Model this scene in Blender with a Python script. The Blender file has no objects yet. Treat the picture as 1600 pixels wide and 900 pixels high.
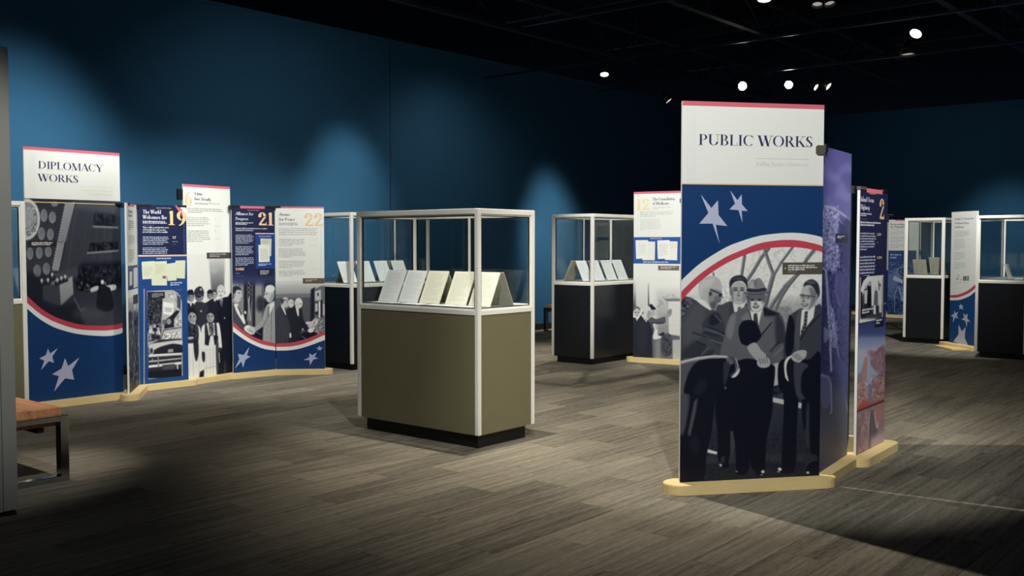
import bpy, bmesh, math, random
import numpy as np
from mathutils import Vector, Matrix
from mathutils.geometry import tessellate_polygon

C = bpy.context.scene.collection
random.seed(7)
RNG = np.random.default_rng(11)

# ------------------------------------------------------------------ camera, world, lights, exposure
EYE, FOC = 1.45, 1556.0
PITCH = math.atan(70 / FOC)
cam_d = bpy.data.cameras.new('camera')
cam_d.sensor_width = 36.0
cam_d.lens = 36.0 * FOC / 1600.0
cam_d.clip_end = 100
cam = bpy.data.objects.new('camera', cam_d)
cam.location = (0, 0, EYE)
cam.rotation_euler = (math.pi / 2 - PITCH, 0, 0)
C.objects.link(cam)
bpy.context.scene.camera = cam

w = bpy.data.worlds.new('world'); bpy.context.scene.world = w
w.use_nodes = True
bgn = w.node_tree.nodes.get('Background')
bgn.inputs[0].default_value = (0.32, 0.5, 0.85, 1)
bgn.inputs[1].default_value = 0.115

vs = bpy.context.scene.view_settings
vs.view_transform = 'Standard'; vs.look = 'None'; vs.gamma = 1.0
vs.use_curve_mapping = False
vs.exposure = 0.0

WARM = (1.0, 0.93, 0.80)
NEUT = (0.985, 1.0, 0.955)

def spot(loc, aim, watts, cone, blend=0.6, col=WARM, r=0.05):
    l = bpy.data.lights.new('spot', 'SPOT')
    l.energy = watts; l.color = col; l.spot_size = math.radians(cone); l.spot_blend = blend
    l.shadow_soft_size = r
    o = bpy.data.objects.new('spot', l); C.objects.link(o)
    o.location = loc
    o.rotation_euler = (Vector(aim) - Vector(loc)).to_track_quat('-Z', 'Y').to_euler()
    return o

# gallery track lighting and added fills (track lamps hang from the dark ceiling, most of them above the frame)
spot((-0.10, 7.20, 4.15), (1.1, 6.9, 0.0), 740, 88, 0.85, WARM, 0.03)       # over the olive case, throws the panel's shadow
spot((0.70, 2.00, 4.15), (1.45, 5.95, 1.42), 790, 43, 0.45, NEUT)                # title panel on the right
spot((-2.05, 5.60, 4.15), (-4.0, 9.0, 1.6), 620, 46, 0.6, NEUT)                # title panel on the left
spot((-0.90, 8.20, 4.15), (-2.6, 10.75, 1.1), 640, 60, 0.7, NEUT)               # numbered panels on the left
spot((0.90, 8.60, 4.15), (1.75, 12.0, 1.3), 900, 36, 0.6, NEUT)               # white panel in the middle distance
spot((2.90, 4.00, 4.15), (2.55, 6.9, 1.2), 520, 32, 0.7, NEUT)                 # panel right of the title panel
spot((0.05, 4.20, 4.15), (-0.55, 7.3, 1.05), 360, 30, 0.6, NEUT)               # front of the olive case
spot((2.2, 8.4, 4.15), (0.05, 7.2, 0.8), 330, 26, 0.8, WARM)                   # end of the olive case
spot((1.27, 13.8, 3.75), (1.2, 12.3, 0.7), 420, 80, 0.7, WARM)                 # over the black cases
spot((-1.0, 12.4, 4.1), (-1.4, 12.0, 0.9), 300, 90, 0.7, WARM)
spot((5.35, 11.7, 3.75), (6.1, 13.9, 1.0), 560, 60, 0.7, NEUT)
spot((4.2, 16.2, 4.1), (7.4, 19.4, 0.9), 480, 36, 0.7, NEUT)
spot((-2.0, 8.3, 4.15), (-2.2, 8.6, 0.0), 110, 74, 1.0, WARM, 0.1)            # added fill for the floor before the left stand
spot((3.6, 10.8, 4.1), (3.8, 11.0, 0.0), 50, 110, 0.6, WARM)
spot((-2.6, 8.8, 4.2), (-5.15, 9.95, 1.85), 560, 56, 1.0, NEUT, 0.2)              # washes on the blue wall
spot((-0.95, 12.2, 4.2), (-2.2, 13.45, 1.9), 330, 42, 1.0, NEUT, 0.15)
spot((1.6, 15.4, 4.2), (0.75, 17.0, 1.1), 700, 40, 1.0, NEUT, 0.2)
spot((-1.0, 3.0, 4.15), (-2.85, 5.3, 1.25), 330, 27, 0.8, NEUT)                # added fill, grey partition and bench by the left edge
spot((-3.3, 6.3, 4.15), (-3.1, 6.4, 0.44), 330, 20, 1.0, WARM)                # over the bench
spot((-1.4, 10.0, 4.1), (-2.9, 12.8, 1.3), 75, 110, 1.0, NEUT, 0.2)           # added fill in place of bounce and spill low on the blue wall
spot((0.0, 13.4, 4.1), (-0.9, 15.0, 1.3), 55, 110, 1.0, NEUT, 0.2)  # second fill added low on the blue wall
spot((0.2, 14.9, 4.1), (0.75, 16.8, 0.7), 420, 24, 0.9, WARM)                  # bench by the wall

spot((7.0, 17.0, 4.1), (9.0, 20.6, 2.0), 34, 110, 1.0, NEUT, 0.2)            # added broad fill on the back wall, then a narrower wash
spot((8.1, 17.4, 4.1), (9.9, 19.9, 1.0), 300, 44, 1.0, NEUT, 0.2)

# ------------------------------------------------------------------ helpers
D1 = Vector((0.64, 0.768, 0)).normalized()      # along the long blue wall
D2 = Vector((-D1.y, D1.x, 0))                   # along the far wall, leftwards
NRM = Vector((D1.y, -D1.x, 0))
GRID = math.atan2(D1.y, D1.x)

def srgb(*c):
    if len(c) == 1 and isinstance(c[0], (tuple, list)): c = c[0]
    return tuple(((v / 255) / 12.92 if v / 255 <= 0.04045 else ((v / 255 + 0.055) / 1.055) ** 2.4) for v in c)

def ink(*c):
    return tuple(min(0.86, 1.1 * v) for v in srgb(*c))

MATS = {}
def mat(name, col, rough=0.6, metal=0.0, spec=0.5, emit=None, bump=0.0, bscale=80, var=0.0, vscale=6):
    if name in MATS: return MATS[name]
    m = bpy.data.materials.new(name); m.use_nodes = True
    nt = m.node_tree; b = nt.nodes['Principled BSDF']
    b.inputs['Base Color'].default_value = (*col, 1)
    b.inputs['Roughness'].default_value = rough
    b.inputs['Metallic'].default_value = metal
    b.inputs['Specular IOR Level'].default_value = spec
    if emit:
        b.inputs['Emission Color'].default_value = (1, 0.95, 0.85, 1)
        b.inputs['Emission Strength'].default_value = emit
    tc = nt.nodes.new('ShaderNodeTexCoord')
    if bump:
        n = nt.nodes.new('ShaderNodeTexNoise'); n.inputs['Scale'].default_value = bscale; n.inputs['Detail'].default_value = 4
        nt.links.new(tc.outputs['Object'], n.inputs['Vector'])
        bp = nt.nodes.new('ShaderNodeBump'); bp.inputs['Strength'].default_value = bump; bp.inputs['Distance'].default_value = 0.01
        nt.links.new(n.outputs['Fac'], bp.inputs['Height']); nt.links.new(bp.outputs['Normal'], b.inputs['Normal'])
    if var:
        n = nt.nodes.new('ShaderNodeTexNoise'); n.inputs['Scale'].default_value = vscale; n.inputs['Detail'].default_value = 5
        nt.links.new(tc.outputs['Object'], n.inputs['Vector'])
        r = nt.nodes.new('ShaderNodeMapRange'); r.inputs['To Min'].default_value = 1 - var; r.inputs['To Max'].default_value = 1 + var
        nt.links.new(n.outputs['Fac'], r.inputs['Value'])
        mx = nt.nodes.new('ShaderNodeMix'); mx.data_type = 'RGBA'; mx.blend_type = 'MULTIPLY'; mx.inputs['Factor'].default_value = 1
        mx.inputs['A'].default_value = (*col, 1)
        nt.links.new(r.outputs['Result'], mx.inputs['B']); nt.links.new(mx.outputs['Result'], b.inputs['Base Color'])
    MATS[name] = m
    return m

def wood_mat(name, c0, c1, axis, scale, rough):
    m = bpy.data.materials.new(name); m.use_nodes = True
    nt = m.node_tree; b = nt.nodes['Principled BSDF']; b.inputs['Roughness'].default_value = rough
    tc = nt.nodes.new('ShaderNodeTexCoord'); mp = nt.nodes.new('ShaderNodeMapping')
    s = [scale] * 3; s[axis] = scale * 0.06; mp.inputs['Scale'].default_value = s
    n = nt.nodes.new('ShaderNodeTexNoise'); n.inputs['Scale'].default_value = 1; n.inputs['Detail'].default_value = 8; n.inputs['Distortion'].default_value = 0.6
    cr = nt.nodes.new('ShaderNodeValToRGB'); cr.color_ramp.elements[0].color = (*c0, 1); cr.color_ramp.elements[1].color = (*c1, 1)
    cr.color_ramp.elements[0].position = 0.3; cr.color_ramp.elements[1].position = 0.7
    nt.links.new(tc.outputs['Object'], mp.inputs['Vector']); nt.links.new(mp.outputs['Vector'], n.inputs['Vector'])
    nt.links.new(n.outputs['Fac'], cr.inputs['Fac']); nt.links.new(cr.outputs['Color'], b.inputs['Base Color'])
    return m

def carpet_mat():
    m = bpy.data.materials.new('carpet'); m.use_nodes = True
    nt = m.node_tree; N, L = nt.nodes, nt.links
    b = N['Principled BSDF']; b.inputs['Roughness'].default_value = 0.95; b.inputs['Specular IOR Level'].default_value = 0.15
    def math_(op, a, bb=None):
        n = N.new('ShaderNodeMath'); n.operation = op
        for i, v in enumerate((a, bb)):
            if v is None: continue
            if isinstance(v, (int, float)): n.inputs[i].default_value = v
            else: L.new(v, n.inputs[i])
        return n.outputs[0]
    geo = N.new('ShaderNodeNewGeometry')
    rot = N.new('ShaderNodeVectorRotate'); rot.rotation_type = 'Z_AXIS'; rot.inputs['Angle'].default_value = -GRID
    L.new(geo.outputs['Position'], rot.inputs['Vector'])
    sep = N.new('ShaderNodeSeparateXYZ'); L.new(rot.outputs[0], sep.inputs[0])
    row = math_('FLOOR', math_('DIVIDE', sep.outputs['Y'], 0.25))
    off = math_('FRACT', math_('MULTIPLY', row, 0.377))
    colx = math_('FLOOR', math_('ADD', sep.outputs['X'], off))
    cmb = N.new('ShaderNodeCombineXYZ'); L.new(row, cmb.inputs[0]); L.new(colx, cmb.inputs[1])
    wn = N.new('ShaderNodeTexWhiteNoise'); wn.noise_dimensions = '2D'; L.new(cmb.outputs[0], wn.inputs['Vector'])
    cm2 = N.new('ShaderNodeCombineXYZ')
    L.new(math_('ADD', math_('MULTIPLY', sep.outputs['X'], 1.1), math_('MULTIPLY', wn.outputs['Value'], 40)), cm2.inputs[0])
    L.new(math_('MULTIPLY', sep.outputs['Y'], 26), cm2.inputs[1])
    n1 = N.new('ShaderNodeTexNoise'); n1.inputs['Scale'].default_value = 1; n1.inputs['Detail'].default_value = 5; n1.inputs['Roughness'].default_value = 0.62
    L.new(cm2.outputs[0], n1.inputs['Vector'])
    cm3 = N.new('ShaderNodeCombineXYZ')
    L.new(math_('MULTIPLY', sep.outputs['X'], 14), cm3.inputs[0]); L.new(math_('MULTIPLY', sep.outputs['Y'], 150), cm3.inputs[1])
    n2 = N.new('ShaderNodeTexNoise'); n2.inputs['Scale'].default_value = 1; n2.inputs['Detail'].default_value = 3
    L.new(cm3.outputs[0], n2.inputs['Vector'])
    t = math_('ADD', math_('MULTIPLY', math_('SUBTRACT', n1.outputs['Fac'], 0.5), 1.5), math_('MULTIPLY', math_('SUBTRACT', wn.outputs['Value'], 0.5), 0.34))
    t = math_('ADD', t, math_('MULTIPLY', math_('SUBTRACT', n2.outputs['Fac'], 0.5), 1.0))
    t = math_('ADD', t, 0.5)
    cr = N.new('ShaderNodeValToRGB')
    cr.color_ramp.elements[0].color = (*CARPET_D, 1); cr.color_ramp.elements[1].color = (*CARPET_L, 1)
    L.new(t, cr.inputs['Fac']); L.new(cr.outputs['Color'], b.inputs['Base Color'])
    n3 = N.new('ShaderNodeTexNoise'); n3.inputs['Scale'].default_value = 260; n3.inputs['Detail'].default_value = 2
    L.new(geo.outputs['Position'], n3.inputs['Vector'])
    bp = N.new('ShaderNodeBump'); bp.inputs['Strength'].default_value = 0.5; bp.inputs['Distance'].default_value = 0.006
    L.new(n3.outputs['Fac'], bp.inputs['Height']); L.new(bp.outputs['Normal'], b.inputs['Normal'])
    return m

def glass_mat(name, tint, k):
    m = bpy.data.materials.new(name); m.use_nodes = True
    nt = m.node_tree; nt.nodes.remove(nt.nodes['Principled BSDF'])
    t = nt.nodes.new('ShaderNodeBsdfTransparent'); t.inputs[0].default_value = (*tint, 1)
    g = nt.nodes.new('ShaderNodeBsdfGlossy'); g.inputs['Roughness'].default_value = 0.03; g.inputs['Color'].default_value = (0.9, 0.96, 1, 1)
    f = nt.nodes.new('ShaderNodeFresnel')
    gm = nt.nodes.new('ShaderNodeNewGeometry'); pw = nt.nodes.new('ShaderNodeMapRange')   # same reflectance on both faces of a pane
    pw.inputs['To Min'].default_value = k; pw.inputs['To Max'].default_value = 1 / k
    nt.links.new(gm.outputs['Backfacing'], pw.inputs['Value']); nt.links.new(pw.outputs['Result'], f.inputs['IOR'])
    mx = nt.nodes.new('ShaderNodeMixShader')
    nt.links.new(f.outputs[0], mx.inputs[0]); nt.links.new(t.outputs[0], mx.inputs[1]); nt.links.new(g.outputs[0], mx.inputs[2])
    nt.links.new(mx.outputs[0], nt.nodes['Material Output'].inputs[0])
    return m

def print_mat():
    m = bpy.data.materials.new('photo_ink'); m.use_nodes = True
    nt = m.node_tree; b = nt.nodes['Principled BSDF']
    a = nt.nodes.new('ShaderNodeAttribute'); a.attribute_name = 'ink'
    nt.links.new(a.outputs['Color'], b.inputs['Base Color'])
    b.inputs['Roughness'].default_value = 0.5; b.inputs['Specular IOR Level'].default_value = 0.25
    return m

def link(name, me, m=None, parent=None, **props):
    o = bpy.data.objects.new(name, me); C.objects.link(o)
    if m is not None and me is not None and not me.materials: me.materials.append(m)
    if parent: o.parent = parent
    for k, v in props.items(): o[k] = v
    return o

def empty(name, loc, rz=0.0, **props):
    o = bpy.data.objects.new(name, None); C.objects.link(o)
    o.empty_display_size = 0.2; o.location = loc; o.rotation_euler = (0, 0, rz)
    for k, v in props.items(): o[k] = v
    return o

def bm_box(bm, c, s, rot=None, bev=0.0):
    r = bmesh.ops.create_cube(bm, size=1.0)
    vs_ = r['verts']
    M = Matrix.Translation(c) @ (rot.to_4x4() if rot else Matrix.Identity(4)) @ Matrix.Diagonal((*s, 1))
    bmesh.ops.transform(bm, matrix=M, verts=vs_)
    if bev:
        es = list({e for v in vs_ for e in v.link_edges})
        bmesh.ops.bevel(bm, geom=es, offset=bev, segments=2, affect='EDGES', profile=0.6)

def bm_cyl(bm, c, r1, r2, h, rot=None, seg=20):
    r = bmesh.ops.create_cone(bm, cap_ends=True, segments=seg, radius1=r1, radius2=r2, depth=h)
    M = Matrix.Translation(c) @ (rot.to_4x4() if rot else Matrix.Identity(4))
    bmesh.ops.transform(bm, matrix=M, verts=r['verts'])

def mesh_of(bm, name, smooth=False):
    me = bpy.data.meshes.new(name); bm.to_mesh(me); bm.free()
    if smooth:
        for p in me.polygons: p.use_smooth = True
    return me

def box(name, c, s, m, parent=None, bev=0.0, rot=None, **props):
    bm = bmesh.new(); bm_box(bm, c, s, rot, bev)
    return link(name, mesh_of(bm, name), m, parent, **props)

def prism(bm, pts, z0, z1):
    lo = [bm.verts.new((x, y, z0)) for x, y in pts]; hi = [bm.verts.new((x, y, z1)) for x, y in pts]
    n = len(pts)
    bm.faces.new(lo[::-1]); top = bm.faces.new(hi)
    for i in range(n): bm.faces.new((lo[i], lo[(i + 1) % n], hi[(i + 1) % n], hi[i]))
    return top

# ------------------------------------------------------------------ materials
CARPET_D = srgb(70, 66, 60); CARPET_L = srgb(148, 140, 124)
M_carpet = carpet_mat()
M_wall = mat('blue_wall', srgb(46, 90, 122), 0.9, spec=0.15, bump=0.25, bscale=140, var=0.06, vscale=2.5)
M_ceil = mat('black_ceiling', srgb(14, 18, 26), 0.95, spec=0.1, var=0.2)
M_steel_dark = mat('dark_painted_steel', srgb(26, 32, 44), 0.6, bump=0.1)
M_conduit = mat('galvanised_conduit', srgb(80, 95, 110), 0.3, 0.9)
M_alu = mat('satin_aluminium', srgb(238, 234, 224), 0.45, 0.0, bump=0.05, bscale=200, var=0.03)
M_olive = mat('olive_laminate', srgb(118, 111, 84), 0.42, bump=0.06, bscale=120, var=0.05)
M_black = mat('black_laminate', srgb(19, 22, 28), 0.35, bump=0.06, bscale=120, var=0.1)
M_toe = mat('black_toe_kick', srgb(13, 14, 17), 0.6, var=0.1)
M_deck = mat('grey_case_deck', srgb(120, 124, 122), 0.7, var=0.05)
M_gasket = mat('black_rubber_gasket', srgb(18, 18, 18), 0.6, var=0.1)
M_glass = glass_mat('clear_glass', (0.972, 0.986, 0.986), 1.30)
M_acrylic = glass_mat('clear_acrylic', (0.9, 0.93, 0.92), 1.35)
M_tan = mat('tan_painted_wood', srgb(234, 206, 144), 0.55, bump=0.08, bscale=60, var=0.05, vscale=5)
M_white = mat('white_panel_board', ink(222, 222, 216), 0.55, spec=0.25, bump=0.02, bscale=300)
M_edge = mat('pale_panel_edge', ink(224, 226, 226), 0.6, var=0.02)
M_clip = mat('black_plastic_clip', srgb(22, 20, 18), 0.45, var=0.1)
M_clipg = mat('grey_steel_clip', srgb(98, 94, 84), 0.5, 0.3, var=0.1)
M_part = mat('grey_partition_laminate', srgb(158, 156, 150), 0.5, bump=0.05, var=0.04)
M_chrome = mat('chrome', srgb(190, 195, 200), 0.12, 1.0, bump=0.02)
M_wood = wood_mat('bench_wood', srgb(172, 100, 56), srgb(226, 166, 112), 0, 22, 0.4)
M_paper = mat('cream_paper', ink(222, 218, 200), 0.8, spec=0.1, var=0.03, vscale=20)
M_paperw = mat('white_paper', ink(220, 222, 224), 0.8, spec=0.1, var=0.03, vscale=20)
M_board = mat('board_back', srgb(196, 188, 168), 0.8, spec=0.1, var=0.04)
M_write = mat('faded_ink', ink(194, 190, 178), 0.8, spec=0.1, var=0.1)
M_lens = mat('lamp_lens', (1, 1, 1), 0.3, emit=40)
M_lensd = mat('lamp_lens_dim', (0.8, 0.8, 0.8), 0.3, emit=0.3)
M_photo = print_mat()

INK = {}
def M_ink(c):
    if c not in INK:
        INK[c] = mat('ink_%d_%d_%d' % c, ink(*c), 0.5, spec=0.25, var=0.03, vscale=30)
    return INK[c]

# ------------------------------------------------------------------ structure
def planar(name, pts, m, thick, **props):
    bm = bmesh.new(); prism(bm, pts, -thick, 0)
    bmesh.ops.recalc_face_normals(bm, faces=bm.faces)
    return link(name, mesh_of(bm, name), m, None, **props)

WB = Vector((0.47, 16.7, 0))                     # a foot point of the long blue wall
CORNER = Vector((5.85, 23.156, 0))
floor = planar('floor', [(-16, -3), (22, -3), (22, 26), (-16, 26)], M_carpet, 0.12, kind='structure')
floor.location.z = -0.003

def wall(name, p, q, h, back):
    d = (q - p).normalized(); n = back
    bm = bmesh.new()
    prism(bm, [tuple((p)[:2]), tuple((q)[:2]), tuple((q + n * 0.2)[:2]), tuple((p + n * 0.2)[:2])], -0.02, h)
    bmesh.ops.recalc_face_normals(bm, faces=bm.faces)
    return link(name, mesh_of(bm, name), M_wall, None, kind='structure')
wall('wall_left', CORNER - D1 * 27, CORNER, 4.27, D2)
wall('wall_back', CORNER, CORNER - D2 * 15, 4.27, D1)
def baseboard(name, p, q, inn):
    d = (q - p).normalized(); c = (p + q) / 2 + inn * 0.008
    box(name, (0, 0, 0.05), ((q - p).length, 0.012, 0.1), M_toe, None, 0.002, kind='structure')
    o = bpy.data.objects[name]; o.location = c; o.rotation_euler = (0, 0, math.atan2(d.y, d.x))
baseboard('baseboard_left', CORNER - D1 * 27, CORNER, -D2)
baseboard('baseboard_back', CORNER, CORNER - D2 * 15, -D1)
cap = box('trim_1', (0, 0, 4.285), (27, 0.24, 0.03), M_conduit if False else M_wall, kind='structure')
cap.location = CORNER - D1 * 13.5 + D2 * 0.1; cap.rotation_euler = (0, 0, GRID)
ceil = planar('ceiling', [(-40, -4), (45, -4), (45, 70), (-40, 70)], M_ceil, 0.1, kind='structure')
ceil.location.z = 5.5

sm = box('trim_2', (0, 0, 2.13), (.010, .004, 4.26), M_toe, kind='structure')      # dark seam in the wall lining
sm.location = Vector((-1.71, 14.08, 0)) - D2 * ((Vector((-1.71, 14.08, 0)) - WB).dot(D2) + .001); sm.rotation_euler = (0, 0, GRID)

# carpet planks: rows of 0.25 x 1.0 m pieces along the long wall
PL, PW = 1.0, 0.25
def plank_mesh():
    g, hgt = 0.0004, 0.003
    bm = bmesh.new()
    x0, x1, y0, y1 = g, PL - g, g, PW - g
    i = 0.0006
    lo = [bm.verts.new(v) for v in ((x0, y0, -hgt), (x1, y0, -hgt), (x1, y1, -hgt), (x0, y1, -hgt))]
    hi = [bm.verts.new(v) for v in ((x0 + i, y0 + i, 0), (x1 - i, y0 + i, 0), (x1 - i, y1 - i, 0), (x0 + i, y1 - i, 0))]
    bm.faces.new(hi)
    for k in range(4): bm.faces.new((lo[k], lo[(k + 1) % 4], hi[(k + 1) % 4], hi[k]))
    return mesh_of(bm, 'carpet_plank')
PM = plank_mesh(); PM.materials.append(M_carpet)
cand = []
ca, sa = math.cos(GRID), math.sin(GRID)
for r in range(-60, 110):
    off = (r * 0.377) % 1.0
    for c in range(-30, 45):
        u, v = c - off, r * PW
        cu, cv_ = u + 0.5, v + PW / 2
        X, Y = cu * ca - cv_ * sa, cu * sa + cv_ * ca
        if Y < 2.7 or Y > 23.5: continue
        if abs(X) > 0.56 * Y + 0.9: continue
        if (Vector((X, Y, 0)) - WB).dot(D2) > -0.05 or (Vector((X, Y, 0)) - CORNER).dot(D1) > -0.05: continue
        cand.append((math.hypot(X, Y), u, v))
cand.sort()
for k, (dist, u, v) in enumerate(cand[:300]):
    o = link('carpet_plank', PM, None, floor)
    o.location = (u * ca - v * sa, u * sa + v * ca, 0.003); o.rotation_euler = (0, 0, GRID)
bm = bmesh.new()
for dist, u, v in cand[300:]:
    q = [(u + 0.0006, v + 0.0006), (u + PL - 0.0006, v + 0.0006), (u + PL - 0.0006, v + PW - 0.0015), (u + 0.0015, v + PW - 0.0015)]
    q = [(a * ca - b * sa, a * sa + b * ca) for a, b in q]
    hi = [bm.verts.new((x, y, 0.003)) for x, y in q]; lo = [bm.verts.new((x, y, 0.0)) for x, y in q]
    bm.faces.new(hi)
    for k in range(4): bm.faces.new((lo[k], lo[(k + 1) % 4], hi[(k + 1) % 4], hi[k]))
link('carpet_planks_far', mesh_of(bm, 'carpet_planks_far'), M_carpet, floor, kind='stuff')

# ceiling steel: joists along the long wall, purlins across (pieces of the ceiling)
def beam(name, a, b, wdt, hgt, m, parent=None):
    a, b = Vector(a), Vector(b); d = b - a
    rot = d.to_track_quat('X', 'Z').to_matrix()
    bm = bmesh.new(); bm_box(bm, (a + b) / 2, (d.length, wdt, hgt), rot)
    return link(name, mesh_of(bm, name), m, parent)
def cbeam(name, a, b, wd, hg, m=M_steel_dark):
    o = beam(name, a, b, wd, hg, m, ceil); o.location.z = -5.5
    return o
for k in range(7):
    o = WB - D2 * (1.2 + 2.6 * k)
    p, q = o - D1 * 14, o + D1 * 6.2
    cbeam('joist_chord', (*p[:2], 4.95), (*q[:2], 4.95), 0.10, 0.06)
    cbeam('joist_chord', (*p[:2], 4.48), (*q[:2], 4.48), 0.10, 0.05)
    bm = bmesh.new()
    n = 28
    for j in range(n):
        a = p + (q - p) * (j / n); b = p + (q - p) * ((j + 1) / n)
        za, zb_ = (4.48, 4.95) if j % 2 == 0 else (4.95, 4.48)
        A, B = Vector((*a[:2], za)), Vector((*b[:2], zb_))
        bm_box(bm, (A + B) / 2, ((B - A).length, 0.025, 0.025), (B - A).to_track_quat('X', 'Z').to_matrix())
    o = link('joist_web', mesh_of(bm, 'joist_web'), M_steel_dark, ceil); o.location.z = -5.5
for k in range(6):
    o = WB + D1 * (-9.5 + 2.9 * k)
    cbeam('purlin', (*(o + D2 * 0.1)[:2], 5.05), (*(o - D2 * 16)[:2], 5.05), 0.12, 0.16)

# ------------------------------------------------------------------ lighting tracks and lamps
def track(p, length, label):
    t = empty('lighting_track', (*p[:2], 3.95), math.atan2(-D2.y, -D2.x), label=label, category='lighting track', group='lighting tracks')
    box('track_rail', (length / 2, 0, 0), (length, 0.036, 0.03), M_conduit, t)
    for k in range(5):
        x = length * (0.1 + 0.2 * k)
        bm = bmesh.new(); bm_cyl(bm, (x, 0, 0.27), 0.006, 0.006, 0.5, None, 8)
        link('hanger_rod', mesh_of(bm, 'hanger_rod'), M_steel_dark, t)
    return t
tA = Vector((1.27, 13.8, 0))
def along(p, x): return p - D2 * x
track(along(tA, -2.2), 9.0, 'bare lighting track crossing the ceiling above the two cases on the right')
track(along(Vector((3.4, 14.9, 0)), -2.6), 9.0, 'dark lighting track carrying the two glaring lamps')
track(along(Vector((2.42, 9.67, 0)), -3.0), 9.0, 'lighting track nearest the camera at the top edge of the photo')

def lamp(loc, aim, m, label, r=0.055, watts=0, cone=60):
    t = empty('track_spotlight', loc, 0, label=label, category='spotlight', group='track spotlights')
    d = (Vector(aim) - Vector(loc)).normalized()
    R = d.to_track_quat('Z', 'Y').to_matrix()
    bm = bmesh.new()
    bm_cyl(bm, R @ Vector((0, 0, -0.085)), 0.036, r * 1.02, 0.13, R)
    bm_cyl(bm, R @ Vector((0, 0, -0.165)), 0.026, 0.036, 0.03, R)
    link('lamp_housing', mesh_of(bm, 'lamp_housing', True), M_clip, t)
    bm = bmesh.new(); bm_cyl(bm, R @ Vector((0, 0, -0.016)), r, r, 0.012, R, 24)
    link('lamp_lens', mesh_of(bm, 'lamp_lens'), m, t)
    bm = bmesh.new()
    for a in range(24):
        a0, a1 = a * math.pi / 12, (a + 1) * math.pi / 12
        q = [R @ Vector((math.cos(x) * rr, math.sin(x) * rr, z)) for x, rr, z in ((a0, r * 1.06, -.03), (a1, r * 1.06, -.03), (a1, r * 1.06, 0.02), (a0, r * 1.06, 0.02))]
        bm.faces.new([bm.verts.new(v) for v in q])
    link('lamp_rim', mesh_of(bm, 'lamp_rim'), M_clip, t)
    bm = bmesh.new(); bm_cyl(bm, (0, 0, 0.10), 0.007, 0.007, 0.17, None, 8); bm_box(bm, (0, 0, 0.19), (0.09, 0.034, 0.03), None, 0.004)
    link('lamp_stem', mesh_of(bm, 'lamp_stem'), M_clip, t)
    if watts: spot(Vector(loc) + d * 0.06, aim, watts, cone, 0.7, NEUT)
    return t
lamp((3.42, 14.9, 3.78), (0.9, 3.5, 1.2), M_lens, 'left one of the two glaring spotlights above the tall title panel', 0.06)
lamp((4.09, 14.84, 3.79), (2.1, 3.5, 1.2), M_lens, 'right one of the two glaring spotlights above the tall title panel', 0.055)
lamp((1.27, 13.8, 3.78), (1.15, 12.6, 0.6), M_lens, 'small lit spotlight hanging over the black case in the middle')
lamp((2.52, 16.2, 3.76), (4.9, 15.6, 1.0), M_lens, 'lit spotlight seen edge on just above the long blue wall')
lamp((2.42, 9.67, 3.80), (2.25, 9.2, 1.0), M_lens, 'lit spotlight cut by the top edge of the photo', 0.06)
lamp((4.42, 11.0, 3.75), (2.9, 9.9, 1.6), M_lens, 'lit spotlight tilted on a thin arm at upper right', 0.06)
lamp((4.56, 15.1, 3.80), (6.4, 13.8, 2.4), M_lens, 'narrow lit slit of a spotlight right of the glaring pair', 0.05)
lamp((4.78, 15.2, 3.83), (6.9, 13.8, 2.0), M_lens, 'farther right slit of a turned spotlight beside the glaring pair', 0.055)
lamp((3.0, 9.9, 3.80), (2.6, 8.7, 1.0), M_lensd, 'left of the two unlit spotlights near the top edge', 0.05)
lamp((3.12, 9.9, 3.81), (3.3, 8.7, 1.0), M_lensd, 'right of the two unlit spotlights near the top edge', 0.05)
lamp((5.0, 12.7, 3.84), (5.0, 12.4, 1.0), M_lensd, 'unlit round downlight behind the tilted spotlight', 0.09)

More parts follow.
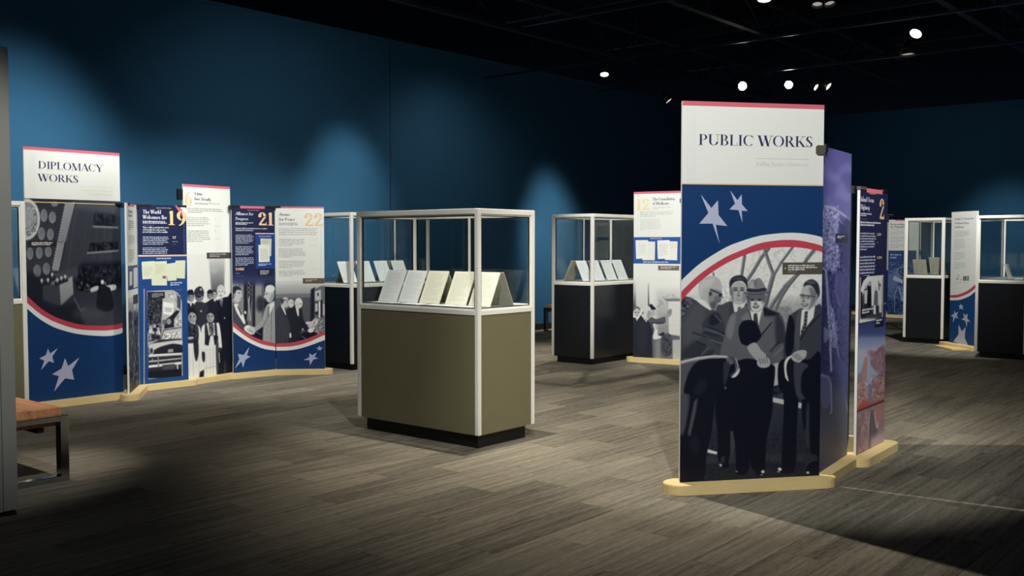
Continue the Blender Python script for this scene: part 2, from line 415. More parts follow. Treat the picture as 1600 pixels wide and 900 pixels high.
# ------------------------------------------------------------------ lettering: a small contrast serif drawn from strokes
GLY = {
'A': (.8, 'd .08 0 .4 1;D .4 1 .72 0;H .2 .58 .3;F .08 0;F .72 0'),
'B': (.72, 'S .17 0 1;A .3 .74 .29 .26 -90 90;A .32 .25 .34 .26 -90 90;H .05 .32 1;h .05 .34 0;H .17 .34 .52'),
'C': (.86, 'A .46 .5 .42 .51 42 318;N .78 .66 .97'),
'D': (.9, 'S .17 0 1;A .32 .5 .5 .5 -90 90;h .05 .33 0;H .05 .33 1'),
'E': (.7, 'S .17 0 1;H .05 .6 1;h .05 .64 0;H .17 .48 .53;N .6 .72 1;N .63 0 .28'),
'F': (.64, 'S .17 0 1;H .05 .6 1;H .17 .48 .53;N .6 .72 1;F .17 0'),
'H': (.88, 'S .17 0 1;S .7 0 1;F .17 0;f .17 1;F .7 0;f .7 1;H .17 .7 .52'),
'I': (.36, 'S .18 0 1;F .18 0;f .18 1'),
'K': (.8, 'S .17 0 1;F .17 0;f .17 1;d .24 .38 .66 1;D .36 .55 .7 0;f .66 1;F .7 0'),
'L': (.66, 'S .17 0 1;f .17 1;h .05 .6 0;N .6 0 .3'),
'M': (1.04, 'N .13 0 1;D .16 1 .5 0;d .5 0 .84 1;S .88 0 1;F .13 0;F .88 0;f .12 1;f .9 1'),
'N': (.88, 'N .15 0 1;D .18 1 .7 0;N .72 0 1;F .15 0;f .15 1;f .72 1'),
'O': (.94, 'A .47 .5 .43 .51 0 360'),
'P': (.7, 'S .17 0 1;A .3 .73 .35 .27 -90 90;H .05 .32 1;H .17 .32 .5;F .17 0'),
'R': (.8, 'S .17 0 1;A .3 .74 .33 .26 -90 90;H .05 .32 1;H .17 .32 .52;D .38 .5 .68 0;F .17 0;F .7 0'),
'S': (.62, 'A .31 .75 .24 .26 35 270;A .31 .25 .26 .26 -150 90;D .2 .68 .44 .32;N .53 .7 .98;N .07 .02 .3'),
'T': (.74, 'S .37 0 1;H .04 .7 1;N .04 .74 1;N .7 .74 1;F .37 0'),
'U': (.88, 'S .17 .3 1;A .43 .31 .335 .32 180 360;N .73 .3 1;f .17 1;f .73 1'),
'V': (.8, 'D .08 1 .4 0;d .4 0 .72 1;f .08 1;f .72 1'),
'W': (1.1, 'D .08 1 .34 0;d .34 0 .56 .96;D .54 1 .78 0;d .78 0 1.02 1;f .08 1;f .54 1;f 1.02 1'),
'Y': (.78, 'D .08 1 .4 .45;d .4 .45 .7 1;S .4 0 .5;F .4 0;f .08 1;f .7 1'),
'a': (.52, 'S .41 0 .42;A .26 .42 .22 .19 0 170;A .27 .17 .22 .19 0 360'),
'b': (.6, 'S .13 0 1.05;A .3 .3 .26 .31 0 360'),
'c': (.5, 'A .3 .3 .26 .31 40 320'),
'd': (.62, 'A .28 .3 .25 .31 0 360;S .48 0 1.05;f .44 1.05'),
'e': (.54, 'A .29 .3 .26 .31 0 318;H .1 .5 .36'),
'f': (.36, 'S .17 0 .85;A .32 .84 .235 .22 55 180;H .02 .34 .6;F .17 0'),
'g': (.52, 'A .25 .4 .21 .2 0 360;A .25 -.12 .23 .17 0 360;H .25 .52 .6;D .16 .22 .2 .02'),
'h': (.64, 'S .13 0 1.05;A .3 .34 .255 .27 0 180;S .47 0 .36;F .13 0;F .47 0'),
'i': (.28, 'S .14 0 .6;B .14 .86;F .14 0;f .11 .6'),
'k': (.58, 'S .13 0 1.05;d .2 .25 .46 .6;D .28 .38 .5 0;F .13 0'),
'l': (.28, 'S .14 0 1.05;F .14 0;f .11 1.05'),
'm': (.94, 'S .13 0 .6;A .29 .34 .24 .27 0 180;S .46 0 .36;A .61 .34 .24 .27 0 180;S .78 0 .36;F .13 0;F .46 0;F .78 0'),
'n': (.64, 'S .13 0 .6;A .3 .34 .255 .27 0 180;S .48 0 .36;F .13 0;F .48 0;f .1 .6'),
'o': (.58, 'A .29 .3 .26 .31 0 360'),
'p': (.6, 'S .13 -.32 .6;A .3 .3 .26 .31 0 360;F .13 -.32'),
'r': (.42, 'S .13 0 .6;A .27 .38 .2 .23 50 150;B .36 .52;F .13 0'),
's': (.4, 'A .2 .45 .16 .16 30 270;A .2 .16 .17 .17 -150 90;D .15 .42 .27 .2'),
't': (.36, 'S .15 .1 .76;H .02 .32 .6;A .27 .17 .21 .18 180 300'),
'u': (.64, 'S .13 .2 .6;A .3 .24 .255 .25 180 360;S .47 0 .6;f .1 .6'),
'v': (.5, 'D .08 .6 .26 0;d .26 0 .44 .6'),
'w': (.76, 'D .08 .6 .24 0;d .24 0 .4 .58;D .38 .6 .54 0;d .54 0 .7 .6'),
'y': (.52, 'D .08 .6 .28 .02;d .16 -.3 .46 .6;B .14 -.28'),
'0': (.64, 'A .32 .5 .28 .51 0 360'),
'1': (.46, 'S .24 0 1;F .24 0;d .1 .84 .22 1'),
'2': (.64, 'A .29 .72 .27 .29 0 165;E .49 .66 .12 .1;R .06 0 .58 .13;N .57 0 .24;B .12 .72'),
'3': (.6, 'A .27 .75 .24 .25 -90 150;A .27 .26 .28 .28 -150 90'),
'5': (.6, 'A .27 .3 .28 .31 -150 110;N .14 .5 1;R .14 .88 .5 1'),
'6': (.64, 'A .33 .31 .29 .32 0 360;A .56 .34 .52 .68 100 180'),
'7': (.58, 'R .06 .88 .54 1;D .5 .92 .22 0'),
'9': (.64, 'A .31 .69 .29 .32 0 360;A .08 .66 .52 .68 -80 0'),
"'": (.2, 'N .1 .8 1'), ',': (.24, 'B .1 .05;d .06 -.16 .13 .04'), '.': (.24, 'B .1 .06'),
':': (.24, 'B .1 .06;B .1 .45'), '-': (.4, 'R .06 .26 .34 .34'), '$': (.6, 'A .31 .75 .24 .26 35 270;A .31 .25 .26 .26 -150 90;D .2 .68 .44 .32;N .3 -.1 1.1'),
' ': (.3, ''),
}
def glyph_polys(ch, T, t, arcn):
    adv, ops = GLY.get(ch, GLY['o'])
    out = []
    for op in filter(None, ops.split(';')):
        k, *v = op.split(); v = [float(x) for x in v]
        R = lambda a, b, c, d: out.append([(a, b), (c, b), (c, d), (a, d)])
        if k == 'S': R(v[0] - T / 2, v[1], v[0] + T / 2, v[2])
        elif k == 'N': R(v[0] - t / 2, v[1], v[0] + t / 2, v[2])
        elif k == 'R': R(*v)
        elif k == 'H': R(v[0], v[2] - t, v[1], v[2])
        elif k == 'h': R(v[0], v[2], v[1], v[2] + t)
        elif k == 'F': R(v[0] - T * .9 - .03, v[1], v[0] + T * .9 + .03, v[1] + t)
        elif k == 'f': R(v[0] - T * .9 - .03, v[1] - t, v[0] + T * .9 + .03, v[1])
        elif k in 'DdE':
            ww = {'D': T * 1.15, 'd': t * 1.3, 'E': T * .8}[k]
            out.append([(v[0] - ww / 2, v[1]), (v[0] + ww / 2, v[1]), (v[2] + ww / 2, v[3]), (v[2] - ww / 2, v[3])])
        elif k == 'B':
            r = T * .6
            out.append([(v[0] + r * math.cos(a * math.pi / 4), v[1] + r * math.sin(a * math.pi / 4)) for a in range(8)])
        elif k == 'A':
            cx, cy, rx, ry, a0, a1 = v
            n = max(3, int(arcn * (a1 - a0) / 360))
            for i in range(n):
                b0, b1 = (math.radians(a0 + (a1 - a0) * j / n) for j in (i, i + 1))
                o0, o1 = ((cx + rx * math.cos(b), cy + ry * math.sin(b)) for b in (b0, b1))
                i0, i1 = ((cx + (rx - T) * math.cos(b), cy + (ry - t) * math.sin(b)) for b in (b0, b1))
                out.append([o0, o1, i1, i0])
    return out, adv

# ------------------------------------------------------------------ exhibit panels: boards with printed layers
def ray(x, y):
    a, v = (x - 800) / FOC, (450 - y) / FOC
    return Vector((a, math.cos(PITCH) + v * math.sin(PITCH), -math.sin(PITCH) + v * math.cos(PITCH)))

ZB = 0.057
TH = 0.018
class Panel:
    """An upright board: local x runs left to right along its face, z up, front face at y = 0."""
    def __init__(self, root, p, q, top, label, m=M_white, name='panel', z0=ZB):
        self.p, self.q = Vector((*p, 0)), Vector((*q, 0))
        self.u = (self.q - self.p).normalized(); self.w = (self.q - self.p).length; self.top = top
        self.n = Vector((self.u.y, -self.u.x, 0))
        self.fr = (0, 0, 1)
        bm = bmesh.new(); bm_box(bm, (self.w / 2, TH / 2, (z0 + top) / 2), (self.w, TH, top - z0), None, 0.0012)
        self.o = link(name, mesh_of(bm, name), m, root, label=label)
        self.o.location = self.p - root.location; self.o.rotation_euler = (0, 0, math.atan2(self.u.y, self.u.x))
    def frame(self, ox, oy, s): self.fr = (ox, oy, s); return self
    def loc(self, x, y):
        """the point of the board's face that a measured point of the photograph shows, in metres"""
        x, y = x / self.fr[2] + self.fr[0], y / self.fr[2] + self.fr[1]
        r = ray(x, y); o = Vector((0, 0, EYE))
        t = (self.p - o).dot(self.n) / r.dot(self.n)
        h = o + r * t
        return ((h - self.p).dot(self.u), h.z)
    def clamp(self, s, z): return (min(max(s, 0.0), self.w), min(max(z, ZB), self.top))
    def sheet(self, name, polys, col, layer, clamp=True, m=None, stagger=0.0, **props):
        """flat print: polygons in face metres"""
        V, Fc = [], []
        y = -0.0004 * layer
        for i, pl in enumerate(polys):
            pl = [self.clamp(*q) for q in pl] if clamp else pl
            vv = [Vector((a, 0, b)) for a, b in pl]
            b0 = len(V)
            V += [(a, y - stagger * (i % 7), b) for a, b in pl]
            if len(pl) <= 4: tri = [tuple(range(len(pl)))]
            else: tri = tessellate_polygon([vv])
            for t in tri:
                t = [b0 + k for k in t]
                A, B, Cc = (Vector(V[k]) for k in t[:3])
                if (B - A).cross(Cc - A).y > 0: t = t[::-1]
                Fc.append(t)
        me = bpy.data.meshes.new(name); me.from_pydata(V, [], Fc); me.update()
        return link(name, me, m or M_ink(col), self.o, **props)
    def poly(self, name, pts, col, layer, smooth=False, **k):
        if smooth: pts = catmull(pts)
        return self.sheet(name, [[self.loc(*q) for q in pts]], col, layer, **k)
    def polys(self, name, lst, col, layer, **k):
        return self.sheet(name, [[self.loc(*q) for q in pts] for pts in lst], col, layer, **k)
    def band(self, name, up, lo, col, layer, **k):
        up, lo = catmull(up, False), catmull(lo, False)
        n = 24
        res = lambda L: [L[int(round(i * (len(L) - 1) / n))] for i in range(n + 1)]
        up, lo = [self.loc(*q) for q in res(up)], [self.loc(*q) for q in res(lo)]
        return self.sheet(name, [[up[i], up[i + 1], lo[i + 1], lo[i]] for i in range(n)], col, layer, **k)
    def rect(self, name, x0, y0, x1, y1, col, layer, **k):
        """level rectangle between two opposite measured corners"""
        a, b = self.loc(x0, y0), self.loc(x1, y1)
        # tops and bottoms of a print are level on the board
        return self.sheet(name, [[(a[0], b[1]), (b[0], b[1]), (b[0], a[1]), (a[0], a[1])]], col, layer, **k)
    def strip(self, name, s0, s1, z0, z1, col, layer, **k):
        return self.sheet(name, [[(s0, z0), (s1, z0), (s1, z1), (s0, z1)]], col, layer, **k)
    def text(self, name, lines, col, layer, T=.17, t=.05, arcn=20, **k):
        """lines: (string, x_left, y_baseline, x_right, cap height) in measured photo points"""
        out = []
        for s, x0, y0, x1, cap in lines:
            a = self.loc(x0, y0); b = self.loc(x1, y0); up = self.loc(x0, y0 - cap)
            H = up[1] - a[1]
            wd = sum(GLY.get(c, GLY['o'])[0] for c in s)
            sx = (b[0] - a[0]) / wd; cx = a[0]
            for ch in s:
                ps, adv = glyph_polys(ch, T, t, arcn)
                for p_ in ps: out.append([(cx + x * sx, a[1] + y * H) for x, y in p_])
                cx += adv * sx
        if name in ('figure_lettering', 'lead_lettering', 'subtitle_lettering'): k['kind'] = 'stuff'   # a few pixels high
        return self.sheet(name, out, col, layer, stagger=0.000015, **k)
    def para(self, name, x0, y0, x1, y1, n, col, layer, hf=0.42, last=0.6, **k):
        """body copy too small to read: rows of word-long dashes"""
        a, b = self.loc(x0, y0), self.loc(x1, y1)
        out = []; pitch = (a[1] - b[1]) / n
        for i in range(n):
            zt = a[1] - i * pitch; x = a[0]
            xe = a[0] + (b[0] - a[0]) * (random.uniform(.88, 1.0) if i < n - 1 else last)
            while x < xe - pitch * .4:
                wl = min(random.uniform(.5, 2.6) * pitch * .95, xe - x)
                x2 = x
                while x2 < x + wl - 1e-6:
                    seg = min(random.uniform(.22, .5) * pitch, x + wl - x2)
                    hh = pitch * hf * random.choice((1, 1, 1, 1.45, 1.3))
                    zb0 = zt - pitch * .75 - (pitch * .14 if random.random() < .12 else 0)
                    out.append([(x2, zb0), (x2 + seg * .82, zb0), (x2 + seg * .82, zt - pitch * .75 + hh), (x2, zt - pitch * .75 + hh)])
                    x2 += seg
                x += wl + pitch * .3
        k.setdefault('kind', 'stuff')
        return self.sheet(name, out, col, layer, **k)

def catmull(P, closed=True, n=6):
    P = [Vector((*p, 0)) for p in P]; out = []; N = len(P)
    for i in range(N if closed else N - 1):
        if closed: a, b, c, d = P[i - 1], P[i], P[(i + 1) % N], P[(i + 2) % N]
        else: a, b, c, d = P[max(i - 1, 0)], P[i], P[i + 1], P[min(i + 2, N - 1)]
        for k in range(n):
            t = k / n
            v = 0.5 * ((2 * b) + (c - a) * t + (2 * a - 5 * b + 4 * c - d) * t * t + (3 * b - a - 3 * c + d) * t ** 3)
            out.append((v.x, v.y))
    if not closed: out.append(tuple(P[-1][:2]))
    return out

class Photo:
    """A printed photograph: a fine grid on the panel whose points carry ink colours painted here shape by shape."""
    def __init__(self, pan, x0, y0, x1, y1, nx, nz, base=200):
        self.pan = pan
        L = [pan.loc(x, y) for x, y in ((x0, y0), (x1, y0), (x0, y1), (x1, y1))]
        self.s0, self.s1 = max(0, min(l[0] for l in L)), min(pan.w, max(l[0] for l in L))
        self.z0, self.z1 = max(ZB, min(l[1] for l in L)), min(pan.top, max(l[1] for l in L))
        self.nx, self.nz = nx, nz
        self.img = np.zeros((nz, nx, 3)); self.img[:] = self.tone(base)
    def tone(self, g):
        if isinstance(g, (tuple, list)): return np.array(g, float)
        k = min(1.0, g / 226) ** 1.45
        return np.array((8, 11, 26)) * (1 - k) + np.array((222, 221, 216)) * k
    def g(self, x, y):
        s, z = self.pan.loc(x, y)
        return ((s - self.s0) / (self.s1 - self.s0) * (self.nx - 1), (self.z1 - z) / (self.z1 - self.z0) * (self.nz - 1))
    def _blur(self, m, r, f=0.6):
        r = int(round(r * f))
        if r < 1: return m
        for ax in (0, 1):
            for _ in range(2):
                k = 2 * r + 1
                p = np.concatenate([np.repeat(m.take([0], ax), r + 1, ax), m, np.repeat(m.take([-1], ax), r, ax)], ax)
                c = np.cumsum(p, ax)
                m = (c.take(range(k, c.shape[ax]), ax) - c.take(range(0, c.shape[ax] - k), ax)) / k
        return m
    def mask(self, P, blur):
        P = np.array([self.g(*q) for q in P]); pad = int(2 * blur + 3)
        x0, x1 = int(max(0, P[:, 0].min() - pad)), int(min(self.nx, P[:, 0].max() + pad + 1))
        y0, y1 = int(max(0, P[:, 1].min() - pad)), int(min(self.nz, P[:, 1].max() + pad + 1))
        if x1 <= x0 or y1 <= y0: return None
        acc = np.zeros((y1 - y0, x1 - x0))
        for ox, oy in ((-.25, -.25), (.25, -.25), (-.25, .25), (.25, .25)):
            X, Y = np.meshgrid(np.arange(x0, x1) + ox, np.arange(y0, y1) + oy)
            ins = np.zeros(X.shape, bool)
            for i in range(len(P)):
                xa, ya = P[i]; xb, yb = P[(i + 1) % len(P)]
                if ya == yb: continue
                c = ((ya > Y) != (yb > Y)) & (X < (xb - xa) * (Y - ya) / (yb - ya) + xa)
                ins ^= c
            acc += ins
        return self._blur(acc / 4, blur), x0, x1, y0, y1
    def put(self, P, g, blur=0, a=1.0, g2=None):
        r = self.mask(P, blur)
        if r is None: return self
        m, x0, x1, y0, y1 = r
        m = (m * a)[..., None]
        col = self.tone(g)
        if g2 is not None:
            k = np.linspace(0, 1, y1 - y0)[:, None, None]
            col = self.tone(g) * (1 - k) + self.tone(g2) * k
        self.img[y0:y1, x0:x1] = self.img[y0:y1, x0:x1] * (1 - m) + col * m
        return self
    def poly(self, P, g, blur=0, a=1.0, g2=None): return self.put(P, g, blur, a, g2)
    def blob(self, P, g, blur=1, a=1.0, g2=None): return self.put(catmull(P), g, blur, a, g2)
    def ell(self, cx, cy, rx, ry, g, blur=1, a=1.0, rot=0.0, g2=None):
        c, s = math.cos(math.radians(rot)), math.sin(math.radians(rot))
        P = [(cx + rx * math.cos(t) * c - ry * math.sin(t) * s, cy + rx * math.cos(t) * s + ry * math.sin(t) * c) for t in np.linspace(0, 2 * math.pi, 25)[:-1]]
        return self.put(P, g, blur, a, g2)
    def line(self, P, wd, g, blur=0, a=1.0):
        for (xa, ya), (xb, yb) in zip(P[:-1], P[1:]):
            d = Vector((xb - xa, yb - ya)); 
            if d.length == 0: continue
            n = Vector((-d.y, d.x)).normalized() * wd / 2; e = d.normalized() * wd * .25
            self.put([(xa + n.x - e.x, ya + n.y - e.y), (xb + n.x + e.x, yb + n.y + e.y), (xb - n.x + e.x, yb - n.y + e.y), (xa - n.x - e.x, ya - n.y - e.y)], g, blur, a)
        return self
    def speckle(self, P, amp, cell=3, blur=2):
        r = self.mask(P, blur)
        if r is None: return self
        m, x0, x1, y0, y1 = r
        h, w_ = y1 - y0, x1 - x0
        n = RNG.normal(0, 1, (h // cell + 2, w_ // cell + 2))
        n = np.kron(n, np.ones((cell, cell)))[:h, :w_]
        n = self._blur(n, max(1, cell // 2), 1.0)
        self.img[y0:y1, x0:x1] += (n * amp * m)[..., None]
        return self
    def head(self, cx, cy, rx, ry, g=185, hair=60, turn=0.0, hat=None, tilt=0):
        """a face: hair, lit and shaded side, brows, eyes, nose, mouth, ear"""
        self.ell(cx, cy - ry * .1, rx * 1.08, ry * 1.02, hair, 1, 1, tilt)
        self.ell(cx + turn * rx * .25, cy + ry * .14, rx * .92, ry * .86, g, 1, 1, tilt)
        self.ell(cx - rx * .55 + turn * rx * .3, cy + ry * .15, rx * .4, ry * .6, g * .72, 2, .6)
        ex = turn * rx * .4
        for sx in (-.38, .38):
            self.ell(cx + sx * rx + ex, cy - ry * .02, rx * .2, ry * .08, g * .35, 1, .85)
            self.ell(cx + sx * rx + ex, cy - ry * .16, rx * .26, ry * .05, g * .4, 1, .6)
        self.line([(cx + ex * 1.2, cy), (cx + ex * 1.5, cy + ry * .28)], rx * .16, g * .7, 1, .7)
        self.ell(cx + ex, cy + ry * .54, rx * .36, ry * .09, g * .4, 1, .85)
        self.ell(cx + ex, cy + ry * .51, rx * .26, ry * .04, min(245, g * 1.25), 0, .8)
        return self
    def done(self, layer, name='photo_print', **props):
        nx, nz = self.nx, self.nz
        xs = np.linspace(self.s0, self.s1, nx); zs = np.linspace(self.z1, self.z0, nz)
        X, Z = np.meshgrid(xs, zs)
        co = np.stack([X, np.full_like(X, -0.0004 * layer), Z], -1).reshape(-1, 3).astype(np.float32)
        i = np.arange(nx * nz).reshape(nz, nx)
        q = np.stack([i[:-1, :-1], i[1:, :-1], i[1:, 1:], i[:-1, 1:]], -1).reshape(-1, 4)
        me = bpy.data.meshes.new(name)
        me.vertices.add(len(co)); me.vertices.foreach_set('co', co.ravel())
        me.loops.add(q.size); me.loops.foreach_set('vertex_index', q.ravel().astype(np.int32))
        me.polygons.add(len(q)); me.polygons.foreach_set('loop_start', np.arange(0, q.size, 4, dtype=np.int32))
        me.update(calc_edges=True)
        c = np.clip(self.img, 0, 255) / 255
        lin = np.where(c <= 0.04045, c / 12.92, ((c + .055) / 1.055) ** 2.4) * 1.1
        rgba = np.concatenate([np.clip(lin, 0, .86), np.ones((nz, nx, 1))], -1).astype(np.float32)
        at = me.color_attributes.new('ink', 'FLOAT_COLOR', 'POINT'); at.data.foreach_set('color', rgba.ravel())
        return link(name, me, M_photo, self.pan.o, **props)

NAVY = (24, 30, 62); BLUE = (18, 54, 102); BLUE2 = (22, 62, 122); RED = (190, 66, 82); ROSE = (205, 98, 114)
STAR = (176, 178, 202); GOLD = (222, 190, 138); WHT = (222, 222, 220); TXT = (44, 48, 88); GRY = (150, 150, 150); PLATE = (84, 78, 68)

def bar(root, p, q, r=0.095, z1=ZB, z0=0.0):
    """a round-ended tan foot under a board"""
    p, q = Vector((*p, 0)) - root.location, Vector((*q, 0)) - root.location
    p.z = q.z = 0
    a = math.atan2(q.y - p.y, q.x - p.x); pts = []
    for k in range(13): t = a + math.pi / 2 + math.pi * k / 12; pts.append((p.x + r * math.cos(t), p.y + r * math.sin(t)))
    for k in range(13): t = a - math.pi / 2 + math.pi * k / 12; pts.append((q.x + r * math.cos(t), q.y + r * math.sin(t)))
    bm = bmesh.new(); top = prism(bm, pts, z0, z1)
    bmesh.ops.bevel(bm, geom=list(top.edges), offset=0.004, segments=2, affect='EDGES')
    bmesh.ops.recalc_face_normals(bm, faces=bm.faces)
    return link('base_foot', mesh_of(bm, 'base_foot'), M_tan, root)

def cap_clip(pan, end, ln=0.085, m=None):
    """black plastic cap along the top corner of a board"""
    c = ln / 2 - 0.004 if end == 0 else pan.w - ln / 2 + 0.004
    box('corner_clip', (c, TH / 2, pan.top - 0.004), (ln, TH + 0.010, 0.022), m or M_clip, pan.o, 0.003)
def knuckle(root, x, y, z, r=0.022, h=0.04):
    bm = bmesh.new(); bm_cyl(bm, (x - root.location.x, y - root.location.y, z), r, r, h, None, 18)
    link('hinge_knuckle', mesh_of(bm, 'hinge_knuckle', False), M_clip, root)
def plate_clip(pan, s, z, sgn):
    """grey connector plate with two bolts at the edge of a taller board"""
    bm = bmesh.new()
    hw, hh, k = 0.026, 0.028, 0.010
    x0, x1 = (s - 2 * hw, s + .004) if sgn > 0 else (s - .004, s + 2 * hw)
    P = [(x0 + k, z - hh), (x1, z - hh), (x1, z + hh), (x0 + k, z + hh), (x0, z + hh - k), (x0, z - hh + k)] if sgn > 0 else \
        [(x0, z - hh), (x1 - k, z - hh), (x1, z - hh + k), (x1, z + hh - k), (x1 - k, z + hh), (x0, z + hh)]
    f = [bm.verts.new((a, -0.009, b)) for a, b in P]; g = [bm.verts.new((a, TH + 0.006, b)) for a, b in P]
    bm.faces.new(f); bm.faces.new(g[::-1])
    for i in range(6): bm.faces.new((f[i], f[i - 1], g[i - 1], g[i]))
    bmesh.ops.recalc_face_normals(bm, faces=bm.faces)
    o = link('connector_plate', mesh_of(bm, 'connector_plate'), M_clipg, pan.o)
    return o
# ------------------------------------------------------------------ display cases
def case(corner, e1, e2, L, W, top, zt, body, label, mull, deck=0.995):
    """corner: foot of the visible corner post; e1 long way, e2 short way"""
    cen = Vector((*corner, 0)) + e1 * L / 2 + e2 * W / 2
    ax = e1 if e1.cross(e2).z > 0 else -e1
    t = empty('display_case', cen, math.atan2(ax.y, ax.x), label=label, category='display case', group='glass topped display cases')
    hx, hy = L / 2, W / 2
    P = 0.034
    box('toe_kick', (0, 0, zt / 2 + 0.0), (L - 0.10, W - 0.10, zt), M_toe, t)
    rz0, rz1 = 0.945, 0.979
    for sx, sy, lx, ly in ((0, -1, L - 2 * P, .016), (0, 1, L - 2 * P, .016), (1, 0, .016, W - 2 * P), (-1, 0, .016, W - 2 * P)):
        box('body_panel', (sx * (hx - .014), sy * (hy - .014), (zt + rz0) / 2), (lx, ly, rz0 - zt), body, t)
    box('body_floor', (0, 0, zt + .008), (L - .05, W - .05, .016), body, t)
    for sx in (-1, 1):
        for sy in (-1, 1):
            bm = bmesh.new()
            bm_box(bm, (sx * (hx - P / 2), sy * (hy - P / 2), (zt + top) / 2), (P, P, top - zt), None, 0.004)
            for q in (0, 1):     # raised ribs of the extrusion on both outer faces
                c = Vector((sx * hx, sy * (hy - P * .30), 0)) if q == 0 else Vector((sx * (hx - P * .30), sy * hy, 0))
                bm_box(bm, (c.x, c.y, (zt + top) / 2), (.004, P * .5, top - zt - .01) if q == 0 else (P * .5, .004, top - zt - .01))
            link('corner_post', mesh_of(bm, 'corner_post'), M_alu, t)
    for z, h in ((top - .0185, .037), ((rz0 + rz1) / 2, rz1 - rz0)):
        nm = 'top_rail' if z > 1.3 else 'deck_rail'
        for sy in (-1, 1): box(nm, (0, sy * (hy - P / 2 + .003), z), (L - 2 * P, P - .006, h), M_alu, t, .003)
        for sx in (-1, 1): box(nm, (sx * (hx - P / 2 + .003), 0, z), (P - .006, W - 2 * P, h), M_alu, t, .003)
    g0, g1 = rz1, top - .037
    # inner sash and black gasket round every pane, then the pane
    def side(cx, cy, ln, alongx, split):
        n = 2 if split else 1
        for k in range(n):
            wd = ln / n; off = -ln / 2 + wd * (k + .5)
            bm = bmesh.new(); bg = bmesh.new(); sw = .011
            def bx(b, o, z, a, c, d): bm_box(b, (cx + o, cy, z) if alongx else (cx, cy + o, z), (a, d, c) if alongx else (d, a, c))
            for q in (-1, 1):
                bx(bm, off + q * (wd / 2 - sw / 2), (g0 + g1) / 2, sw, g1 - g0, .018)
                bx(bm, off, (g0 + sw / 2) if q < 0 else (g1 - sw / 2), wd - 2 * sw, sw, .018)
                bx(bg, off + q * (wd / 2 - sw - .003), (g0 + g1) / 2, .006, g1 - g0 - 2 * sw, .012)
                bx(bg, off, (g0 + sw + .003) if q < 0 else (g1 - sw - .003), wd - 2 * sw - .012, .006, .012)
            sash = link('sash', mesh_of(bm, 'sash'), M_alu, t)
            link('gasket', mesh_of(bg, 'gasket'), M_gasket, sash)
            a, c = wd - 2 * sw, g1 - g0 - 2 * sw
            box('glass_pane', (cx + off, cy, (g0 + g1) / 2) if alongx else (cx, cy + off, (g0 + g1) / 2), (a, .005, c) if alongx else (.005, a, c), M_glass, t)
    ly = hy - .020; lx = hx - .020
    side(0, -ly, L - 2 * P, True, False); side(0, ly, L - 2 * P, True, mull)
    side(lx, 0, W - 2 * P, False, False); side(-lx, 0, W - 2 * P, False, False)
    box('case_deck', (0, 0, deck - .01), (L - 2 * P, W - 2 * P, .02), M_deck, t)
    box('glass_top', (0, 0, top - .006), (L - 2 * P, W - 2 * P, .006), M_glass, t)
    return t

def ab(corner, e1, e2, a, b): return Vector((*corner, 0)) + e1 * a + e2 * b

def writing(name, w_, h_, rows, parent, y, x0=.12):
    out = []; V = []; F = []
    for r in range(rows):
        z = h_ * (.92 - .84 * r / rows); x = w_ * x0
        xe = w_ * random.uniform(.72, .9) if r % 6 else w_ * random.uniform(.4, .6)
        while x < xe:
            l = min(random.uniform(.03, .09) * w_ * 1.6, xe - x)
            b = len(V); hh = h_ * .011
            V += [(x - w_ / 2, y, z), (x + l - w_ / 2, y, z), (x + l - w_ / 2, y, z + hh), (x - w_ / 2, y, z + hh)]
            F.append((b, b + 1, b + 2, b + 3)); x += l + w_ * .02
    me = bpy.data.meshes.new(name); me.from_pydata(V, [], F)
    return link(name, me, M_write, parent)

def doc(pos, z, face, label, group, w_=.212, h_=.27, lean=.115, paper=None, back=False, rows=22, cat='document board'):
    """a document on a tilted board with a clear easel foot"""
    u = Vector((-face.y, face.x, 0))
    t = empty('document_board', (pos.x, pos.y, z), math.atan2(u.y, u.x), label=label, category=cat, group=group)
    ang = math.asin(lean / h_)
    R = Matrix.Rotation(-ang, 4, 'X')
    def put(o): o.matrix_local = R; return o
    put(box('backing_board', (0, .004, h_ / 2), (w_, .006, h_), M_board, t, .001))
    p = put(box('paper_sheet', (0, 0.0003, h_ / 2), (w_ - .004, .0012, h_ - .004), paper or M_paper, t))
    wr = writing('writing', w_, h_, rows, p, -.0006)
    # easel: two clear struts behind and a lip in front
    bm = bmesh.new()
    zt = h_ * math.cos(ang) * .62; yt = lean * .62 + .009
    for s in (-1, 1):
        A, B = Vector((s * w_ * .22, yt, zt)), Vector((s * w_ * .22, yt + .042, .002))
        bm_box(bm, (A + B) / 2, ((B - A).length, .010, .003), (B - A).to_track_quat('X', 'Z').to_matrix())
    bm_box(bm, (0, yt + .02, .05), (w_ * .44, .003, .008))
    bm_box(bm, (0, -.006, .002), (w_ * .6, .014, .003))
    link('easel_struts', mesh_of(bm, 'easel_struts'), M_acrylic, t)
    return t

def card(pos, z, ang, label, group, w_=.19, h_=.085):
    t = empty('caption_card', (pos.x, pos.y, z), ang, label=label, category='caption card', group=group)
    box('card_sheet', (0, 0, .002), (w_, h_, .004), M_paperw, t, .0006)
    V, F = [], []
    for r in range(4):
        y0 = h_ * (.3 - .2 * r); b = len(V); e = w_ * random.uniform(.2, .42)
        V += [(-w_ * .42, y0, .0045), (e, y0, .0045), (e, y0 + .004, .0045), (-w_ * .42, y0 + .004, .0045)]; F.append((b, b + 1, b + 2, b + 3))
    me = bpy.data.meshes.new('printed_lines'); me.from_pydata(V, [], F); link('printed_lines', me, M_write, t)
    return t

